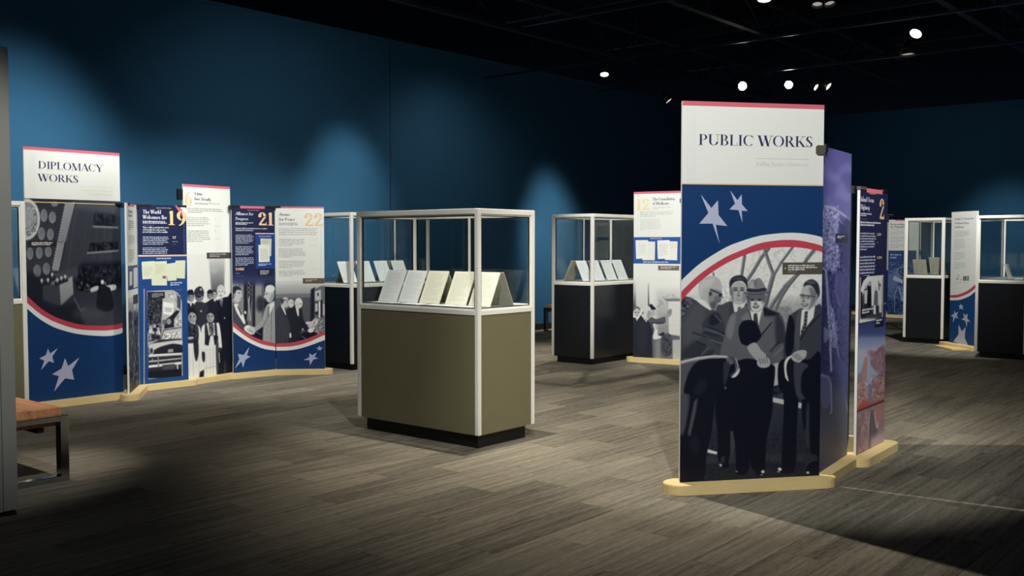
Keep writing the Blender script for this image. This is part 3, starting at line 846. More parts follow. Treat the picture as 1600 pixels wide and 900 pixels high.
DK = 0.9952
KA = (-0.235, 6.916)
case(KA, D2, D1, 1.26, .63, 1.692, .10, M_olive, 'olive display case with a glass top standing alone in the middle of the floor', True)
gA = ang = math.atan2(-D2.y, -D2.x)
for a, m_, lb in ((1.11, M_paperw, 'leftmost tilted document in the front row of the olive display case'),
                  (.885, M_paperw, 'second tilted document from the left in the olive case front row'),
                  (.655, M_paper, 'third and middle tilted document in the olive case front row'),
                  (.385, M_paper, 'fourth tilted document from the left in the olive case front row'),
                  (.15, M_paper, 'rightmost tilted document in the olive case, forming a tent beside the corner post')):
    doc(ab(KA, D2, D1, a, .175), DK, -D1, lb, 'documents in the olive case', paper=m_)
for a, lb in ((.15, 'backward facing board forming the right tent end inside the olive case'),
              (.42, 'backward facing board behind the fourth document of the olive case'),
              (.70, 'backward facing board behind the middle document of the olive case'),
              (1.00, 'backward facing board behind the two left documents of the olive case')):
    doc(ab(KA, D2, D1, a, .445), DK, D1, lb, 'documents in the olive case')
for a, b, r, lb in ((1.02, .075, .05, 'white caption card lying in front of the leftmost document of the olive case'),
                 (.73, .075, -.04, 'white caption card lying in front of the middle document of the olive case'),
                 (.44, .08, .06, 'white caption card lying in front of the fourth document of the olive case'),
                 (.20, .075, .0, 'white caption card lying in front of the rightmost document of the olive case'),
                 (.12, .555, .0, 'white caption card at the back right inside the olive case')):
    card(ab(KA, D2, D1, a, b), DK, gA + r, lb, 'caption cards in the olive case', .21, .10)

KB = (-1.818, 11.262)
case(KB, D1, D2, 1.26, .61, 1.80, .075, M_black, 'black display case behind the olive case, partly hidden by the white 22 panel', True)
for a, lb in ((.14, 'white document at the left end of the black case behind the olive case'),
              (.42, 'second white document in the black case behind the olive case'),
              (.70, 'third document in the black case seen through the olive case'),
              (.98, 'fourth document in the black case seen through the olive case')):
    doc(ab(KB, D1, D2, a, .17), DK, NRM, lb, 'documents in the black case behind the olive case', paper=M_paperw)
for a, lb in ((.25, 'left backward facing board in the black case behind the olive case'),
              (.85, 'right backward facing board in the black case behind the olive case')):
    doc(ab(KB, D1, D2, a, .44), DK, -NRM, lb, 'documents in the black case behind the olive case')

KC = (0.955, 11.77)
case(KC, D1, D2, 1.26, .61, 1.80, .075, M_black, 'black display case standing left of the white 12 panel', True)
for a, lb in ((.15, 'document nearest the left end of the black case beside the white 12 panel'),
              (.40, 'bright document behind the corner post of the case beside the 12 panel'),
              (.67, 'third bright document in the case beside the 12 panel'),
              (.92, 'fourth document in the case, next to the edge of the 12 panel')):
    doc(ab(KC, D1, D2, a, .17), DK, NRM, lb, 'documents in the case beside the 12 panel', paper=M_paperw)
for a, lb in ((.10, 'backward facing tent board at the left end of the case beside the 12 panel'),
              (.50, 'backward facing board in the middle of the case beside the 12 panel')):
    doc(ab(KC, D1, D2, a, .43), DK, -NRM, lb, 'documents in the case beside the 12 panel')
card(ab(KC, D1, D2, .75, .07), DK, GRID, 'white caption card below the bright documents beside the 12 panel', 'caption cards in the black cases')
card(ab(KC, D1, D2, .10, .52), DK, GRID, 'pale caption card at the back left corner of the case beside the 12 panel', 'caption cards in the black cases')

KD = (6.157, 14.187)
case(KD, D1, D2, 1.26, .56, 1.815, .075, M_black, 'narrow end of a black display case left of the museum library panel', True)
doc(ab(KD, D1, D2, .26, .40), DK, D1, 'smaller left board seen from behind in the case left of the library panel', 'boards seen from behind on the right', w_=.19, h_=.235, lean=.09)
doc(ab(KD, D1, D2, .26, .155), DK, D1, 'larger right board seen from behind in the case left of the library panel', 'boards seen from behind on the right', w_=.215, h_=.27, lean=.1)

KE = (5.887, 12.636)
case(KE, D1, -D2, 1.26, .60, 1.80, .075, M_black, 'black display case cut by the right edge of the photo', True)
doc(ab(KE, D1, -D2, .30, .34), DK, -D2, 'thin white board seen edge on in the case at the right edge', 'boards seen from behind on the right', w_=.21, h_=.2, lean=.055, paper=M_paperw)
card(ab(KE, D1, -D2, .28, .455), DK, GRID + math.pi / 2, 'white card lying beside the edge on board in the case at the right edge', 'caption cards in the black cases', .12, .14)

KF = (-4.06, 8.32)
case(KF, -D1, D2, 1.26, .61, 1.80, .075, M_olive, 'olive display case half hidden between the grey partition and the left title panel', False)
doc(ab(KF, -D1, D2, .16, .17), DK, NRM, 'white document in the half hidden olive case by the left title panel', 'documents in the left olive case', paper=M_paperw)
doc(ab(KF, -D1, D2, .44, .17), DK, NRM, 'second document in the half hidden olive case, left of the first', 'documents in the left olive case', paper=M_paperw)

# ------------------------------------------------------------------ grey partition at the left edge
t = empty('partition_wall_unit', (-2.624, 5.263, 0), GRID, label='tall grey framed partition at the left edge of the photo', category='partition')
box('partition_board', (-.72, .05, 1.26), (1.20, .055, 2.40), M_part, t, .003)
box('top_rail', (-.72, .05, 2.475), (1.2, .07, .035), M_alu, t, .003)
box('bottom_rail', (-.72, .05, .055), (1.2, .07, .03), M_alu, t, .003)
for x, wd, h, nm in ((-.098, .022, 2.49, 'frame_strip'), (-.135, .03, 2.49, 'frame_strip'), (-.045, .075, 2.465, 'end_post'), (-1.34, .04, 2.49, 'end_post')):
    box(nm, (x, .05, h / 2 + .02), (wd, .085 if nm == 'frame_strip' else .075, h - .02), M_part, t, .004)
box('levelling_foot', (-.04, .05, .011), (.05, .06, .022), M_toe, t, .002)
box('levelling_foot', (-1.3, .05, .011), (.05, .06, .022), M_toe, t, .002)

# ------------------------------------------------------------------ benches
def bench(loc, rz, L, W, label, htop=.445, zf=.405):
    """local origin: right end corner of the seat; x runs along the bench away from that end (negative), y across"""
    t = empty('bench', loc, rz, label=label, category='bench', group='wood and chrome benches')
    box('seat_slab', (-L / 2, -W / 2, htop - .055), (L, W, .11), M_wood, t, .004)
    for x in (.034, -L - .034):
        bm = bmesh.new(); b = .052
        for y in (-b / 2 + .01, -W + b / 2 - .01): bm_box(bm, (x, y, zf / 2), (.062, b, zf), None, .003)
        for z in (zf - .02, .018): bm_box(bm, (x, -W / 2, z), (.060, W - 2 * b + .03, .036), None, .003)
        link('hoop_leg', mesh_of(bm, 'hoop_leg'), M_chrome, t)
    bm = bmesh.new()
    bm_box(bm, (-L / 2, -W * .3, htop - .125), (L + .03, .04, .03)); bm_box(bm, (-L / 2, -W * .7, htop - .125), (L + .03, .04, .03))
    link('under_rail', mesh_of(bm, 'under_rail'), M_steel_dark, t)
    return t
# left bench: its end faces the room, its length runs back to the left
bench((-2.765, 6.075, 0), math.atan2(-D2.y, -D2.x), 1.25, .46, 'wooden bench with chrome hoop legs beside the grey partition on the left')
b2 = empty('bench', (0.50, 16.12, 0), GRID, label='small wooden bench against the blue wall beyond the olive case', category='bench', group='wood and chrome benches')
for k in (0,):
    box('seat_slab', (.72, -.23, .39), (1.25, .46, .11), M_wood, b2, .004)
    for x in (.06, 1.38):
        bm = bmesh.new()
        for y in (-.016, -.444): bm_box(bm, (x, y, .2025), (.062, .052, .405), None, .003)
        for z in (.385, .018): bm_box(bm, (x, -.23, z), (.060, .39, .036), None, .003)
        link('hoop_leg', mesh_of(bm, 'hoop_leg'), M_chrome, b2)

# ------------------------------------------------------------------ right stand: PUBLIC WORKS
rt = empty('exhibit_panel_stand', (1.75, 6.2, 0), 0, label='folding panel stand headed PUBLIC WORKS with four men shaking hands on the right', category='exhibit stand', group='folding exhibit panel stands')
bar(rt, (.977, 5.754), (1.846, 5.930))
bar(rt, (1.87, 6.0), (2.215, 6.50), .075, ZB - .0012)
bar(rt, (2.262, 6.475), (2.618, 6.945), .09, ZB - .0006)
bar(rt, (2.24, 6.58), (2.43, 7.13), .075, ZB - .0018)
p = Panel(rt, (.977, 5.745), (1.844, 5.921), 2.265, 'tall title panel reading PUBLIC WORKS over a photograph of four men')
p.strip('rose_stripe', 0, p.w, p.top - .026, p.top, ROSE, 1)
p.frame(1040, 140, 3.4615)
p.polys('fine_rules', [[(x, 88), (x + 1.6, 88), (x + 1.6, 497), (x, 497)] for x in (118, 128, 138, 148, 156)], (203, 206, 208), 1)
p.text('title_lettering', [('PUBLIC WORKS', 178, 299, 798, 59)], TXT, 1, .155, .03, 32, label='navy title lettering PUBLIC WORKS')
p.poly('thin_rule', [(490, 371), (775, 376), (775, 379), (490, 374)], (190, 192, 188), 1)
p.text('subtitle_lettering', [("Building America's Infrastructure", 489, 411, 775, 22)], (200, 198, 184), 1, .16, .06, 12)
p.frame(0, 0, 1)
za = p.loc(1064, 287.6)[1]
p.strip('gold_rule', 0, p.w, za - .001, za + .007, GOLD, 3)
wo = [(1062, 441), (1075, 428), (1098, 408.5), (1133, 387), (1156, 377.6), (1180, 370), (1200, 366.4), (1233, 363.6), (1265, 366), (1290, 372.5)]
wr = [(1062, 458), (1075, 445), (1098, 424.5), (1133, 402), (1161, 390), (1184, 380.8), (1208, 376.4), (1235, 374.6), (1262, 378), (1290, 385.5)]
rl = [(1062, 472), (1087, 446), (1110, 427), (1138, 409.7), (1171, 395.7), (1203, 387.5), (1238, 386), (1262, 388.5), (1290, 394.5)]
p.sheet('blue_field', [[(0, za), (p.w, za)] + [p.clamp(*p.loc(x, y)) for x, y in catmull(wo, False)[::-1]]], BLUE, 2)
p.band('white_arc', wo, wr, WHT, 3)
p.band('red_arc', wr, rl, RED, 3)
p.frame(1040, 140, 3.4615)
p.poly('star', [(190, 568), (247, 640), (283, 599), (286, 678), (333, 738), (271, 731), (291, 833), (254, 725), (182, 725), (231, 667)], STAR, 3)
p.poly('star', [(349, 546), (388, 598), (411, 567), (412, 620), (443, 657), (411, 655), (415, 719), (394, 652), (345, 648), (375, 617)], STAR, 3)
p.frame(1040, 370, 4.2846)
ph = Photo(p, 90, 40, 1060, 1660, 440, 790, 230)
ph.poly([(60, 420), (1100, 420), (1100, 1700), (60, 1700)], 150, 25, .55)
# distant hill, bushes and bare trees
ph.blob([(690, 480), (760, 468), (840, 480), (850, 600), (680, 600)], 158, 3, .9).speckle([(690, 470), (840, 470), (840, 600), (690, 600)], 14, 4)
ph.blob([(100, 400), (140, 400), (200, 430), (190, 520), (120, 640), (90, 640)], 92, 4).speckle([(100, 400), (200, 400), (190, 560), (100, 640)], 34, 5)
ph.speckle([(105, 80), (1045, 60), (1045, 480), (105, 480)], 7, 4)
ph.speckle([(330, 330), (440, 330), (430, 460), (380, 460)], 30, 4)
for P, wd in (([(530, 110), (508, 262)], 20), ([(690, 78), (640, 140), (590, 225), (545, 295)], 23), ([(662, 85), (690, 170), (722, 255)], 22),
              ([(722, 250), (700, 330), (672, 440), (660, 480)], 30), ([(850, 70), (775, 170), (722, 262)], 17), ([(995, 85), (945, 150), (890, 245), (800, 330), (730, 430), (700, 480)], 24),
              ([(885, 250), (820, 330), (770, 410), (735, 490)], 22), ([(318, 240), (322, 262)], 10)):
    ph.line(P, wd, 148, 1); ph.line([(x + wd * .25, y) for x, y in P], wd * .4, 112, 1)
for k in range(34):
    x, y = random.uniform(540, 1040), random.uniform(80, 400); a = random.uniform(-2.6, -.5); l = random.uniform(25, 80)
    ph.line([(x, y), (x + l * math.cos(a), y + l * math.sin(a)), (x + 1.6 * l * math.cos(a + .3), y + 1.6 * l * math.sin(a + .3))], 3, 168, 1, .7)
# man second from left, behind
ph.blob([(325, 700), (340, 480), (380, 455), (445, 432), (500, 470), (550, 440), (575, 470), (560, 700)], 84, 1)
ph.blob([(340, 480), (380, 460), (430, 445), (400, 620), (335, 700)], 98, 4)
ph.poly([(447, 428), (535, 425), (528, 470), (495, 505), (460, 505)], 222, 1)
ph.poly([(484, 470), (503, 468), (508, 505), (480, 505)], 120, 1)
ph.ell(491, 395, 52, 60, 192, 1); ph.ell(491, 350, 50, 50, 188, 1)
ph.blob([(430, 350), (428, 300), (452, 268), (492, 257), (532, 270), (550, 312), (546, 352), (535, 318), (508, 296), (466, 302), (445, 322)], 62, 1)
ph.blob([(450, 285), (490, 268), (530, 285), (500, 290)], 92, 3)
ph.ell(436, 370, 9, 24, 150, 1); ph.blob([(437, 350), (450, 345), (455, 440), (470, 460), (445, 430)], 120, 3, .8)
for x in (468, 512): ph.ell(x, 357, 15, 6, 70, 1, .9); ph.ell(x, 343, 17, 4, 70, 1, .9)
ph.line([(490, 360), (484, 392)], 8, 140, 2); ph.ell(489, 395, 14, 6, 130, 1, .8)
ph.blob([(468, 410), (490, 414), (514, 407), (508, 421), (490, 426), (474, 421)], 112, 1); ph.blob([(468, 412), (490, 416), (514, 409), (508, 419), (490, 422), (474, 419)], 214, 1)
ph.blob([(520, 370), (545, 380), (535, 430), (515, 440)], 140, 4, .7)
# man on the left, in profile with his back to us
ph.blob([(104, 830), (104, 600), (125, 520), (200, 425), (260, 440), (330, 490), (390, 560), (400, 700), (330, 830)], 92, 1)
ph.blob([(110, 640), (140, 540), (205, 450), (260, 470), (250, 640), (150, 760)], 104, 8)
ph.blob([(105, 780), (190, 700), (280, 740), (300, 840), (105, 840)], 70, 10)
ph.blob([(245, 590), (290, 525), (345, 508), (385, 575), (400, 645), (455, 680), (600, 755), (612, 790), (560, 815), (440, 780), (340, 725), (280, 660)], 80, 1)
ph.blob([(300, 530), (345, 512), (370, 560), (330, 590), (290, 585)], 46, 5)
for P in ([(250, 640), (330, 660), (400, 650)], [(200, 700), (270, 730)], [(270, 600), (380, 640), (440, 690)], [(180, 640), (270, 670)], [(280, 820), (320, 760)]):
    ph.line(P, 10, 44, 3, .8)
for P in ([(262, 615), (340, 640), (400, 668)], [(300, 690), (390, 720), (440, 730)], [(330, 520), (372, 570)], [(240, 790), (290, 740)]):
    ph.line(P, 8, 150, 3, .7)
ph.blob([(200, 418), (245, 418), (300, 470), (300, 492), (240, 455)], 228, 1)
ph.blob([(222, 365), (224, 312), (258, 276), (312, 262), (356, 282), (376, 325), (376, 372), (360, 420), (325, 487), (300, 470), (285, 430), (240, 420)], 192, 1)
ph.blob([(300, 350), (368, 362), (376, 388), (388, 408), (374, 414), (368, 434), (350, 440), (325, 487), (296, 465), (285, 410)], 160, 2); ph.blob([(335, 395), (368, 405), (366, 430), (345, 445), (325, 480), (318, 440)], 132, 3); ph.line([(346, 434), (366, 430)], 5, 80, 1)
ph.blob([(300, 440), (326, 436), (340, 446), (325, 486), (304, 470)], 112, 3)
ph.blob([(225, 360), (232, 310), (265, 285), (330, 275), (300, 330), (250, 350), (240, 410)], 208, 5, .8)
ph.ell(303, 378, 15, 26, 150, 1, 1, 15); ph.ell(300, 382, 7, 14, 60, 2)
ph.line([(300, 352), (345, 372), (376, 386)], 7, 40, 1); ph.ell(366, 392, 12, 10, 60, 1)
# man in the hat
ph.blob([(395, 830), (400, 640), (430, 530), (480, 500), (560, 462), (620, 560), (660, 462), (700, 490), (770, 520), (795, 590), (806, 700), (800, 830)], 118, 1)
ph.blob([(640, 470), (700, 488), (765, 520), (700, 530), (640, 520)], 40, 5)
ph.blob([(740, 520), (790, 580), (806, 740), (760, 780), (735, 660)], 72, 6)
ph.blob([(405, 640), (432, 540), (470, 520), (455, 640), (430, 690)], 142, 5)
ph.blob([(470, 690), (520, 580), (560, 560), (610, 700), (600, 800), (500, 800)], 120, 5)
ph.poly([(562, 470), (650, 465), (655, 520), (632, 590), (600, 600), (572, 550)], 224, 1)
ph.poly([(590, 515), (612, 512), (622, 600), (600, 640), (586, 590)], 78, 1)
ph.blob([(505, 545), (560, 500), (572, 560), (600, 640), (585, 640), (530, 565)], 140, 1)
ph.blob([(650, 480), (660, 540), (720, 570), (630, 665), (615, 640)], 128, 1); ph.line([(712, 572), (632, 668)], 8, 38, 1); ph.line([(560, 500), (575, 560), (608, 650)], 6, 60, 1)
ph.blob([(490, 660), (492, 600), (520, 565), (565, 557), (605, 575), (632, 630), (640, 665), (625, 690), (600, 715), (560, 730), (510, 715)], 21, 1)
ph.blob([(640, 830), (690, 790), (760, 720), (805, 720), (800, 780), (740, 800), (700, 840)], 112, 3)
ph.line([(720, 800), (790, 735)], 10, 150, 3, .7); ph.line([(700, 770), (760, 700)], 10, 46, 3, .8)
ph.ell(604, 440, 58, 66, 178, 1)
ph.blob([(546, 378), (662, 378), (664, 440), (640, 425), (600, 432), (560, 418), (550, 440)], 122, 4)
ph.blob([(546, 400), (560, 400), (570, 480), (590, 500), (560, 480)], 100, 3)
ph.blob([(572, 440), (600, 428), (640, 438), (650, 470), (610, 500), (580, 490)], 215, 4)
for x in (580, 628): ph.ell(x, 422, 15, 6, 52, 1)
ph.line([(604, 418), (600, 448)], 9, 150, 2); ph.ell(602, 450, 15, 6, 120, 1)
ph.blob([(582, 464), (604, 462), (627, 460), (620, 475), (603, 480), (588, 475)], 84, 1); ph.blob([(588, 465), (604, 465), (621, 462), (615, 469), (603, 471), (593, 469)], 216, 1)
ph.blob([(552, 352), (558, 310), (580, 284), (597, 292), (606, 280), (632, 278), (656, 312), (668, 352), (610, 366)], 150, 1)
ph.blob([(560, 345), (566, 310), (585, 295), (590, 350)], 182, 4); ph.line([(600, 290), (604, 330)], 8, 112, 3)
ph.blob([(548, 346), (610, 350), (668, 342), (670, 366), (610, 376), (548, 370)], 66, 1)
ph.blob([(522, 370), (560, 370), (612, 372), (668, 364), (698, 362), (690, 374), (630, 386), (570, 386), (530, 380)], 100, 1)
ph.line([(526, 371), (610, 376), (694, 364)], 4, 168, 1)
# man on the right
ph.blob([(800, 860), (820, 560), (840, 520), (915, 478), (960, 520), (1005, 462), (1048, 490), (1060, 860)], 84, 1)
ph.blob([(800, 700), (822, 545), (850, 540), (870, 640), (850, 760), (810, 800)], 22, 4)
ph.blob([(860, 700), (880, 520), (912, 490), (900, 660), (890, 790)], 104, 4)
ph.blob([(960, 640), (1000, 530), (1040, 500), (1050, 760), (980, 780)], 84, 5); ph.line([(1035, 520), (950, 610), (905, 690)], 7, 40, 2)
ph.poly([(912, 488), (1000, 465), (990, 540), (930, 620), (900, 660), (905, 560)], 224, 1)
ph.poly([(932, 500), (952, 498), (944, 600), (918, 660), (904, 640), (925, 580)], 70, 1)
for y in (520, 545, 570, 595, 620): ph.line([(926 - (y - 520) * .12, y), (946 - (y - 520) * .14, y + 3)], 5, 165, 1)
ph.blob([(903, 410), (905, 372), (925, 330), (968, 322), (1006, 345), (1014, 400), (990, 458), (955, 490), (925, 482), (908, 450)], 196, 1)
ph.blob([(960, 340), (1010, 360), (1014, 410), (985, 462), (955, 490), (975, 420)], 142, 5)
ph.blob([(922, 335), (932, 305), (975, 284), (1015, 305), (1031, 350), (1030, 392), (1012, 410), (1002, 360), (972, 326), (940, 326)], 66, 1)
ph.blob([(940, 306), (975, 292), (1005, 312), (970, 316)], 110, 3)
ph.ell(1010, 400, 10, 22, 150, 1)
for x, y in ((918, 398), (956, 404)): ph.ell(x, y, 20, 14, 120, 1, .7); ph.ell(x, y, 15, 9, 205, 1, .8); ph.ell(x, y, 7, 5, 70, 1)
ph.line([(898, 388), (1000, 400)], 5, 60, 1); ph.line([(930, 400), (920, 428)], 8, 150, 2); ph.ell(924, 432, 12, 5, 120, 1)
ph.blob([(906, 446), (930, 450), (955, 448), (945, 464), (922, 466)], 80, 1); ph.blob([(911, 448), (930, 453), (950, 450), (940, 459), (924, 460)], 212, 1)
# lower part: road, legs, coat tails
p.frame(1060, 540, 4.0909)
ph.poly([(0, 110), (1000, 110), (1000, 920), (0, 920)], 92, 8, 1, 48)
ph.blob([(595, 260), (700, 270), (690, 320), (600, 310)], 50, 4).speckle([(595, 250), (700, 250), (690, 330), (600, 320)], 24, 4)
ph.poly([(560, 130), (640, 110), (640, 250), (600, 260)], 195, 2)
ph.poly([(590, 328), (790, 368), (785, 402), (590, 358)], 205, 2)
ph.poly([(170, 655), (250, 680), (245, 697), (170, 680)], 228, 1)
ph.poly([(0, 560), (940, 560), (940, 660), (0, 660)], 60, 10, .6).poly([(0, 700), (940, 690), (940, 735), (0, 760)], 84, 6, .6)
ph.speckle([(0, 500), (940, 500), (940, 880), (0, 880)], 6, 3)
ph.blob([(15, 100), (120, 90), (100, 130), (60, 180), (40, 300), (15, 320)], 108, 3)
ph.blob([(12, 560), (12, 330), (60, 330), (45, 500)], 100, 3)
ph.blob([(5, 900), (5, 600), (40, 560), (75, 330), (35, 300), (60, 190), (110, 110), (200, 80), (300, 80), (300, 200), (262, 320), (240, 340), (210, 560), (180, 700), (150, 880)], 22, 1)
ph.blob([(95, 300), (140, 220), (180, 240), (150, 310)], 44, 6)
ph.poly([(100, 360), (125, 330), (110, 430), (75, 580), (58, 570)], 104, 3)
ph.blob([(75, 640), (95, 560), (140, 640), (110, 700)], 40, 6)
ph.blob([(245, 330), (335, 330), (340, 500), (325, 720), (300, 770), (255, 730), (250, 600)], 20, 1)
ph.blob([(275, 715), (295, 705), (295, 745), (270, 750)], 70, 2); ph.ell(272, 765, 12, 7, 215, 1, 1, 30); ph.ell(300, 768, 24, 14, 20, 1)
ph.blob([(300, 200), (330, 130), (420, 85), (520, 95), (600, 120), (618, 160), (605, 300), (600, 420), (578, 520), (560, 640), (548, 810), (495, 805), (460, 760), (455, 700), (450, 780), (430, 820), (372, 800), (365, 650), (335, 545), (250, 520), (240, 340)], 16, 1)
ph.poly([(330, 545), (350, 545), (362, 640), (340, 720), (332, 640)], 88, 2)
ph.ell(520, 815, 32, 17, 18, 1); ph.ell(540, 806, 11, 10, 215, 1); ph.ell(532, 826, 8, 4, 180, 1); ph.ell(395, 812, 34, 15, 15, 1); ph.ell(372, 805, 8, 5, 150, 1)
ph.blob([(640, 260), (640, 120), (700, 80), (830, 90), (915, 90), (915, 840), (880, 820), (850, 740), (830, 500), (790, 360), (770, 340), (755, 560), (745, 790), (665, 790), (668, 560), (672, 330)], 19, 1)
ph.blob([(735, 110), (800, 110), (830, 130), (790, 180), (785, 290), (810, 340), (760, 330), (740, 240)], 86, 3)
ph.poly([(790, 345), (830, 380), (820, 520), (800, 540), (788, 440)], 24, 1); ph.blob([(820, 400), (835, 380), (832, 640), (815, 600)], 78, 3)
ph.blob([(805, 700), (880, 700), (885, 760), (810, 760)], 66, 4); ph.blob([(830, 760), (900, 740), (905, 830), (820, 830)], 14, 2); ph.ell(827, 812, 10, 8, 210, 1)
ph.ell(690, 798, 52, 20, 15, 1); ph.ell(648, 790, 13, 10, 220, 1, 1, 20); ph.ell(640, 806, 10, 5, 170, 1)
# ribbon and hands
ph.poly([(10, 100), (120, 72), (230, 60), (312, 66), (318, 80), (200, 82), (90, 100), (10, 122)], 168, 1); ph.line([(10, 106), (120, 80), (230, 66), (310, 70)], 6, 220, 1)
ph.blob([(325, 70), (365, 80), (385, 130), (375, 180), (345, 205), (330, 190), (360, 160), (355, 110)], 96, 2)
ph.blob([(350, 190), (378, 160), (392, 140), (388, 172), (365, 200), (340, 204)], 220, 1); ph.line([(365, 80), (382, 130), (372, 165)], 6, 190, 1)
ph.blob([(290, 110), (330, 120), (310, 220), (290, 250)], 70, 4); ph.ell(300, 270, 8, 10, 110, 2)
ph.blob([(680, 190), (676, 120), (690, 82), (725, 62), (730, 75), (705, 95), (695, 150), (705, 225), (690, 215)], 222, 1); ph.blob([(690, 150), (700, 100), (730, 80), (735, 200), (706, 220)], 28, 2)
ph.blob([(440, 15), (490, -20), (530, 30), (560, 60), (548, 105), (500, 95)], 178, 1)
ph.blob([(505, 95), (540, 70), (575, 80), (588, 115), (570, 138), (530, 142), (505, 125)], 186, 1)
for k in range(4): ph.line([(515 + 15 * k, 84 - 3 * k), (528 + 15 * k, 118 - 2 * k)], 4, 84, 1)
ph.blob([(720, 70), (745, 40), (790, 28), (818, 35), (815, 70), (790, 95), (770, 108), (735, 98)], 188, 1)
for k in range(4): ph.line([(730 + 10 * k, 66 + 9 * k), (765 + 10 * k, 52 + 10 * k)], 4, 100, 1)
ph.done(1, label='black and white photograph of four men in suits at a ribbon')
p.frame(1040, 370, 4.2846)
p.rect('caption_plate', 782, 172, 1050, 250, PLATE, 4)
p.para('caption_lettering', 820, 186, 1015, 226, 3, (222, 222, 222), 5, .5); p.para('caption_lettering', 820, 228, 925, 242, 1, (130, 126, 120), 5)
p.poly('caption_arrow', [(797, 205), (797, 217), (806, 211)], (222, 222, 222), 5)
plate_clip(p, p.w, 2.0, 1)

q = Panel(rt, (1.846, 5.963), (2.212, 6.519), 2.03, 'blue aerial photograph panel angled back from the title panel')
q.frame(1280, 240, 2.5)
ph = Photo(q, -20, -12, 125, 1190, 84, 640, (62, 66, 118))
ph.poly([(-10, -20), (130, -20), (130, 260), (-10, 260)], (92, 88, 146), 6, 1, (104, 104, 166))
ph.poly([(-10, 900), (130, 900), (130, 1200), (-10, 1200)], (62, 74, 118), 20, 1, (120, 112, 116))
for k in range(16):
    ph.ell(random.uniform(0, 115), random.uniform(10, 190), random.uniform(12, 34), random.uniform(8, 20), (124, 122, 178), 6, .5)
ph.blob([(15, 215), (50, 200), (75, 235), (70, 330), (80, 420), (60, 460), (20, 440), (12, 300)], (142, 142, 186), 3, .8)
ph.speckle([(12, 200), (75, 200), (100, 470), (12, 470)], 34, 3, 2); ph.speckle([(-5, 440), (120, 440), (120, 900), (-5, 900)], 13, 3, 2)
ph.line([(20, 205), (60, 215), (118, 256)], 8, (170, 168, 204), 2); ph.line([(70, 250), (116, 300)], 3, (176, 172, 208), 1)
ph.poly([(80, 300), (116, 240), (116, 460), (95, 440)], (58, 58, 108), 6)
ph.line([(12, 445), (25, 455), (32, 560), (40, 700), (47, 850)], 6, (180, 182, 216), 1); ph.line([(28, 460), (42, 600), (70, 760), (96, 900), (112, 1010)], 3, (166, 170, 206), 1)
ph.blob([(35, 600), (55, 610), (72, 720), (62, 760), (40, 730)], (150, 154, 196), 2, .7).speckle([(30, 600), (75, 600), (75, 770), (35, 770)], 40, 2, 1)
ph.blob([(70, 470), (95, 480), (100, 560), (80, 600), (66, 540)], (74, 76, 130), 3); ph.line([(68, 470), (64, 540), (82, 600)], 3, (120, 124, 172), 1)
ph.blob([(18, 680), (34, 690), (36, 720), (20, 740)], (140, 146, 186), 2); ph.line([(40, 850), (46, 848), (47, 700)], 3, (190, 192, 220), 1)
ph.blob([(0, 870), (20, 860), (40, 890), (42, 980), (10, 985)], (112, 112, 160), 2); ph.line([(4, 866), (36, 872), (46, 900), (48, 1010), (40, 1015)], 5, (176, 176, 208), 1)
ph.blob([(60, 820), (80, 800), (120, 860), (120, 1010), (90, 900)], (70, 78, 130), 4)
ph.done(1)
q.rect('caption_plate', 63, 312, 113, 348, (44, 46, 66), 2); q.para('caption_lettering', 70, 320, 100, 332, 2, (214, 214, 222), 3, .5)

r2 = Panel(rt, (2.258, 6.480), (2.612, 6.944), 1.812, 'dark blue panel reading Inland Ocean Highway with a gold number 2')
r2.strip('navy_field', 0, r2.w, ZB, r2.top, (36, 38, 70), 1)
r2.strip('gold_edge', 0, .008, ZB, r2.top, (150, 96, 60), 2)
r2.frame(1330, 290, 8.182)
r2.strip('rose_stripe', .13, r2.w - .12, r2.top - .028, r2.top, (222, 116, 132), 2)
r2.text('title_lettering', [('Inland Ocean', 120, 200, 290, 62), ('Highway', 120, 302, 236, 62)], (206, 208, 238), 2, .17, .07, 14, kind='stuff')
r2.text('number_lettering', [('2', 358, 428, 424, 262)], (226, 190, 140), 2, .2, .05, 28)
r2.para('header_lettering', 232, 94, 312, 118, 1, GOLD, 2, .5, 1)
r2.para('subhead_lettering', 120, 346, 272, 402, 2, (214, 214, 228), 2, .55, .45)
r2.strip('thin_rule', *(r2.loc(120, 426)[0], r2.loc(204, 426)[0]), r2.loc(120, 430)[1], r2.loc(120, 425)[1], (120, 100, 96), 2)
r2.para('lead_lettering', 118, 452, 385, 530, 2, (220, 220, 232), 2, .5, .65)
r2.para('body_lettering', 118, 592, 314, 830, 7, (186, 190, 212), 2, .4, .4)
r2.text('figure_lettering', [('1,200', 328, 640, 382, 34)], GOLD, 2, .2, .06, 10)
r2.para('note_lettering', 328, 715, 356, 738, 1, (160, 160, 190), 2)
r2.frame(1330, 290, 4.2833)
r2.para('body_lettering', 60, 468, 164, 610, 7, (186, 190, 212), 2, .4, .6)
r2.text('figure_lettering', [('2,100', 172, 490, 204, 17)], GOLD, 2, .2, .06, 10)
ph = Photo(r2, 58, 612, 210, 890, 110, 180, 215)
ph.blob([(90, 700), (110, 660), (130, 650), (130, 800), (100, 880), (60, 880), (70, 760)], 120, 2)
for x, y0, g in ((95, 680, 60), (120, 660, 24), (165, 690, 120), (192, 665, 205)):
    ph.blob([(x - 14, 840), (x - 11, y0 + 35), (x - 6, y0 + 12), (x + 6, y0 + 12), (x + 12, y0 + 35), (x + 12, 850)], g, 1)
    ph.ell(x, y0, 6, 12, 190 if g < 190 else 120, 1)
ph.poly([(85, 700), (108, 700), (104, 790), (88, 790)], 228, 2, .8); ph.poly([(58, 700), (75, 720), (78, 880), (58, 880)], 40, 2); ph.line([(182, 640), (186, 700)], 4, 30, 1)
